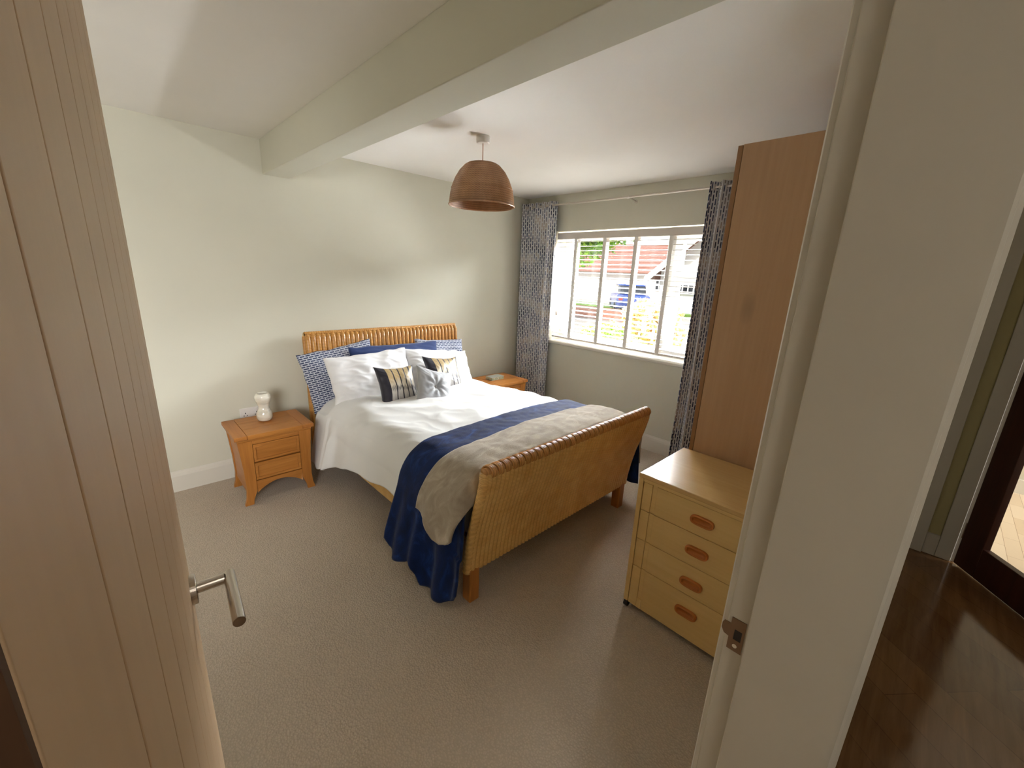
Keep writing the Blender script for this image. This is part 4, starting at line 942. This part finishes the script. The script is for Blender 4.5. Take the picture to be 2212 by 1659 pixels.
for i in range(nsl):
    o = slat0 if i == 0 else slat0.copy()
    if i: COL.objects.link(o)
    o.parent = t; o.location = Vector((bx, 2.19, zt_ + (zb_ - zt_) * i / (nsl - 1))) - t.location
box('bottom_rail', bx - 0.027, bx + 0.027, BYa, BYb, 0.928, 0.946, MAT['rail'], t, bevel=0.004)
for y in (2.835, 2.480, 2.135, 1.790, 1.445):
    g = G()
    for sx_ in (-1, 1):
        g.box(bx + sx_ * 0.0285 - 0.0006, bx + sx_ * 0.0285 + 0.0006, y - 0.019, y + 0.019, 0.925, 1.99)
    g.box(bx - 0.0285, bx + 0.0285, y - 0.019, y + 0.019, 0.925, 0.927)
    g.mk('ladder_tape', MAT['tape'], t)
for y in (3.02, 3.035):
    g = G(); g.tube([(bx - 0.034, y, 1.99), (bx - 0.036, y, 1.22)], 0.0012, 5); g.tube([(bx - 0.036, y, 1.235), (bx - 0.036, y, 1.18)], [0.003, 0.007], 8); g.mk('pull_cord', M('cord_and_tassel', (150, 138, 128), 0.6).m, t)

# ------------------------------------------------------------------ outside the window
def onray(az, D, z): a = math.radians(az); return (math.sin(a) * D, math.cos(a) * D, z)
struct('ground', (3.89, 120, -60, 120, -0.22, -0.12), MAT['tar'])
o = struct('border_soil', (3.9, 8.3, -0.5, 20, -0.119, -0.02), MAT['soil'])
struct('lawn', (20.5, 23.0, -10, 45, -0.119, 0.02), MAT['lawn'])
def foliage(name, c, rad, n, leaf, mat, parent=None, seed=1, shell=0.45):
    r = np.random.default_rng(seed); d = r.normal(size=(n, 3)); d /= np.linalg.norm(d, axis=1)[:, None]
    rr = (shell + (1 - shell) * r.random(n) ** 0.5)
    # lumpy outline
    lump = np.array([0.82 + 0.25 * N(a[0] * 2.2 + seed, a[1] * 2.2, a[2] * 2.2) * 2 for a in d])
    P = d * (rr * lump)[:, None] * np.array(rad) + np.array(c)
    P[:, 2] = np.maximum(P[:, 2], 0.0)
    t1 = r.normal(size=(n, 3)); t1 /= np.linalg.norm(t1, axis=1)[:, None]; t2 = np.cross(t1, r.normal(size=(n, 3))); t2 /= np.linalg.norm(t2, axis=1)[:, None]
    s = leaf * (0.6 + 0.8 * r.random(n))[:, None]
    V = np.stack([P - t1 * s, P - t2 * s * 0.45, P + t1 * s, P + t2 * s * 0.45], 1).reshape(-1, 3)
    F = [(4 * i, 4 * i + 1, 4 * i + 2, 4 * i + 3) for i in range(n)]
    me = bpy.data.meshes.new(name)
    off = root_off(parent); V = V - np.array(off)
    me.from_pydata(V.tolist(), [], F); me.materials.append(mat)
    o = bpy.data.objects.new(name, me); COL.objects.link(o)
    if parent is not None: o.parent = parent
    o['kind'] = 'stuff'; return o
# tree beyond the drive
x, y, _ = onray(52.0, 17.5, 0)
t = thing('tree', 'leafy yellow green tree seen through the top left of the window', 'tree', (x, y, -0.12))
g = G(); g.tube([(x, y, -0.12), (x + 0.1, y, 1.2), (x, y + 0.1, 2.4), (x, y, 3.6)], [0.16, 0.13, 0.10, 0.05], 10); g.mk('trunk', MAT['bark'], t)
foliage('crown', (x, y, 3.9), (2.7, 2.7, 1.9), 9000, 0.13, MAT['leafgreen'], t, 3)
# hedge low under the window
hs_ = [(57.0, 6.0, 0.62, 0.50, 0.34, 'low green bush under the left part of the window'), (46.5, 6.8, 0.55, 0.50, 0.34, 'low green bush by the left edge of the window view'), (71.0, 7.3, 0.30, 0.5, 0.26, 'low green bush below the cream leaved shrub')]
for i, (a, D, z, r_, h_, lab) in enumerate(hs_):
    x, y, _ = onray(a, D, 0); t = thing('bush', lab, 'bush', (x, y, -0.02), 'bushes outside the window')
    g = G(); g.tube([(x, y, -0.02), (x, y, 0.3)], [0.03, 0.015], 6); g.mk('stem', MAT['bark'], t)
    foliage('leaves', (x, y, z), (r_, r_, h_ + 0.1), 4500, 0.035, MAT['hedge'], t, 10 + i)
# cream-leaved shrubs right
for i, (a, D, z, r_, h_, lab) in enumerate([(62.8, 6.8, 0.80, 0.52, 0.60, 'cream and tan leaved shrub outside the right of the window'), (71.0, 5.6, 0.60, 0.4, 0.5, 'pale leaved shrub half hidden by the right curtain')]):
    x, y, _ = onray(a, D, 0); t = thing('shrub', lab, 'shrub', (x, y, -0.02), 'bushes outside the window')
    g = G(); g.tube([(x, y, -0.02), (x, y, 0.5)], [0.03, 0.015], 6); g.mk('stem', MAT['bark'], t)
    foliage('leaves', (x, y, z), (r_, r_, h_), 3200, 0.06, MAT['shrub'], t, 30 + i)
# low brick garden wall
t = thing('garden_wall', 'low red brick garden wall across the road', 'wall', onray(56, 19.0, 0))
g = G(); a0 = Vector(onray(50, 20.0, 0)); a1 = Vector(onray(61.0, 17.5, 0)); dv_ = (a1 - a0).normalized(); nn_ = Vector((-dv_.y, dv_.x, 0))
def orient_box(g, p, d, n_, L, Wd, z0, z1, mi=0):
    vs = [tuple(p + d * a + n_ * b + Vector((0, 0, c))) for c in (z0, z1) for b in (0, Wd) for a in (0, L)]; _, fs = boxg(0, 1, 0, 1, 0, 1); g.add(vs, fs, mi)
orient_box(g, a0, dv_, nn_, (a1 - a0).length, 0.22, -0.12, 0.30); g.mk('brickwork', MAT['brick'], t)
g = G(); orient_box(g, a0 - nn_ * 0.03, dv_, nn_, (a1 - a0).length, 0.28, 0.30, 0.36); g.mk('coping', MAT['brick'], t)

def bungalow(name, label, az0, D0, az1, D1, depth, zb, ze, zr, gable, windows, over=0.5):
    p0 = Vector(onray(az0, D0, 0)); p1 = Vector(onray(az1, D1, 0)); d = (p1 - p0).normalized(); L = (p1 - p0).length
    n_ = Vector((d.y, -d.x, 0)); n_ = n_ if n_.dot(p0) > 0 else -n_
    t = thing(name, label, 'house', tuple(p0) , None); t.location.z = zb
    g = G(); orient_box(g, p0, d, n_, L, depth, zb, ze)
    if gable:   # gable faces the viewer, ridge runs away
        mid = p0 + d * L / 2
        tri = [p0 + Vector((0, 0, ze)), p1 + Vector((0, 0, ze)), mid + Vector((0, 0, zr))]
        vs = [tuple(q) for q in tri] + [tuple(q + n_ * depth) for q in tri]; g.add(vs, [(0, 1, 2), (3, 4, 5), (0, 1, 4, 3), (1, 2, 5, 4), (2, 0, 3, 5)])
    g.mk('wall', MAT['render'], t)
    if gable:
        mid = p0 + d * L / 2
        for q0, sgn in ((p0, -1), (p1, 1)):
            e0 = q0 + d * sgn * over + Vector((0, 0, ze - over * (zr - ze) / (L / 2))); e1 = mid + Vector((0, 0, zr + 0.0)); up = Vector((0, 0, 0.12))
            g = G(); vs = [tuple(e0 - n_ * over), tuple(e1 - n_ * over), tuple(e1 + n_ * depth), tuple(e0 + n_ * depth)]; vs += [tuple(Vector(q) + up) for q in vs]
            g.add(vs, [(0, 1, 2, 3), (4, 5, 6, 7), (0, 1, 5, 4), (1, 2, 6, 5), (2, 3, 7, 6), (3, 0, 4, 7)]); g.mk('roof', MAT['rooftile'], t)
            g = G(); b0 = e0 - n_ * (over + 0.03); b1 = e1 - n_ * (over + 0.03); dn = Vector((0, 0, -0.28)); vs = [tuple(b0 + up), tuple(b1 + up), tuple(b1 + dn), tuple(b0 + dn)]; vs += [tuple(Vector(q) - n_ * 0.04) for q in vs]
            g.add(vs, [(0, 1, 2, 3), (4, 5, 6, 7), (0, 1, 5, 4), (1, 2, 6, 5), (2, 3, 7, 6), (3, 0, 4, 7)]); g.mk('barge_board', MAT['pvc'], t)
    else:
        rows = 12; half = depth / 2 + over
        for side in (0, 1):
            g = G()
            for r in range(rows):
                q0, q1 = r / rows, (r + 1) / rows
                def pt(q, lift): 
                    base = (p0 - d * over) + n_ * ((-over + half * q) if side == 0 else (depth + over - half * q))
                    return base + Vector((0, 0, ze - 0.15 + (zr - ze + 0.15) * q + lift))
                A = pt(q0, 0.10); B = pt(q1, 0.02); LL = d * (L + 2 * over)
                vs = [tuple(A), tuple(A + LL), tuple(B + LL), tuple(B), tuple(A - Vector((0, 0, 0.08))), tuple(A + LL - Vector((0, 0, 0.08)))]
                g.add(vs, [(0, 1, 2, 3), (0, 1, 5, 4)])
            g.mk('roof', MAT['rooftile'], t)
    for (s, z0, wd_, h_, gx_, gy_) in windows:
        f = G(); q = p0 + d * s - n_ * 0.05
        orient_box(f, q, d, n_, wd_, 0.06, z0, z0 + h_); fo = f.mk('window', MAT['carglass'], t)
        b = G(); q2 = q - n_ * 0.04
        for k in range(gx_ + 1): orient_box(b, q2 + d * (wd_ * k / gx_ - 0.03), d, n_, 0.06, 0.05, z0, z0 + h_)
        for k in range(gy_ + 1): orient_box(b, q2, d, n_, wd_, 0.05, z0 + h_ * k / gy_ - 0.03, z0 + h_ * k / gy_ + 0.03)
        bo = mk('glazing_bars', b.v, b.f, MAT['pvc'], t); bo.parent = fo
    return t
bungalow('house', 'long white bungalow with red brown roof across the road', 48.0, 37.0, 72.0, 33.0, 8.0, -0.12, 2.2, 4.5, False, [(1.5, 0.9, 1.6, 1.1, 3, 2), (9.5, 0.9, 2.0, 0.9, 8, 2)])
bungalow('house', 'nearer white house end with white barge boards, at window right', 63.0, 25.0, 76.0, 22.0, 8.0, -0.12, 2.1, 4.4, True, [(0.5, 1.0, 2.6, 0.9, 8, 2)], 0.6)
# blue car on the drive
cxr, cyr, _ = onray(59.3, 24.0, 0)
t = thing('car', 'blue car parked in front of the white bungalow', 'car', (cxr, cyr, -0.12)); t.rotation_euler = (0, 0, math.radians(38))
def local(name, g, mat, parent, **k): return mk(name, g.v, g.f, mat, parent, world=False, **k)
prof = [(-2.0, 0.30), (-2.02, 0.75), (-1.95, 0.92), (-1.25, 1.0), (1.0, 0.98), (1.75, 0.86), (2.0, 0.70), (2.05, 0.32), (1.7, 0.24), (-1.7, 0.24)]
g = G(); g.prism(prof, (-0.82, 0.82), 'y'); local('car_body', g, MAT['carblue'], t, bevel=0.06, seg=3)
g = G(); g.prism([(-1.45, 0.98), (-1.05, 1.42), (0.25, 1.45), (0.95, 0.98)], (-0.70, 0.70), 'y'); local('cabin_glass', g, MAT['carglass'], t, bevel=0.05, seg=2)
g = G(); g.prism([(-1.08, 1.40), (-1.0, 1.47), (0.20, 1.49), (0.30, 1.42)], (-0.69, 0.69), 'y'); local('car_roof', g, MAT['carblue'], t, bevel=0.02)
for x_ in (-1.25, 1.25):
    for y_ in (-0.84, 0.66):
        g = G(); g.tube([(x_, y_, 0.31), (x_, y_ + 0.18, 0.31)], 0.31, 20); w_ = local('wheel', g, MAT['black'], t)
for x_ in (-2.03,):
    for y_ in (-0.72, 0.52):
        g = G(); g.box(x_ - 0.02, x_ + 0.05, y_, y_ + 0.2, 0.68, 0.86); local('tail_lamp', g, MAT['redlamp'], t)
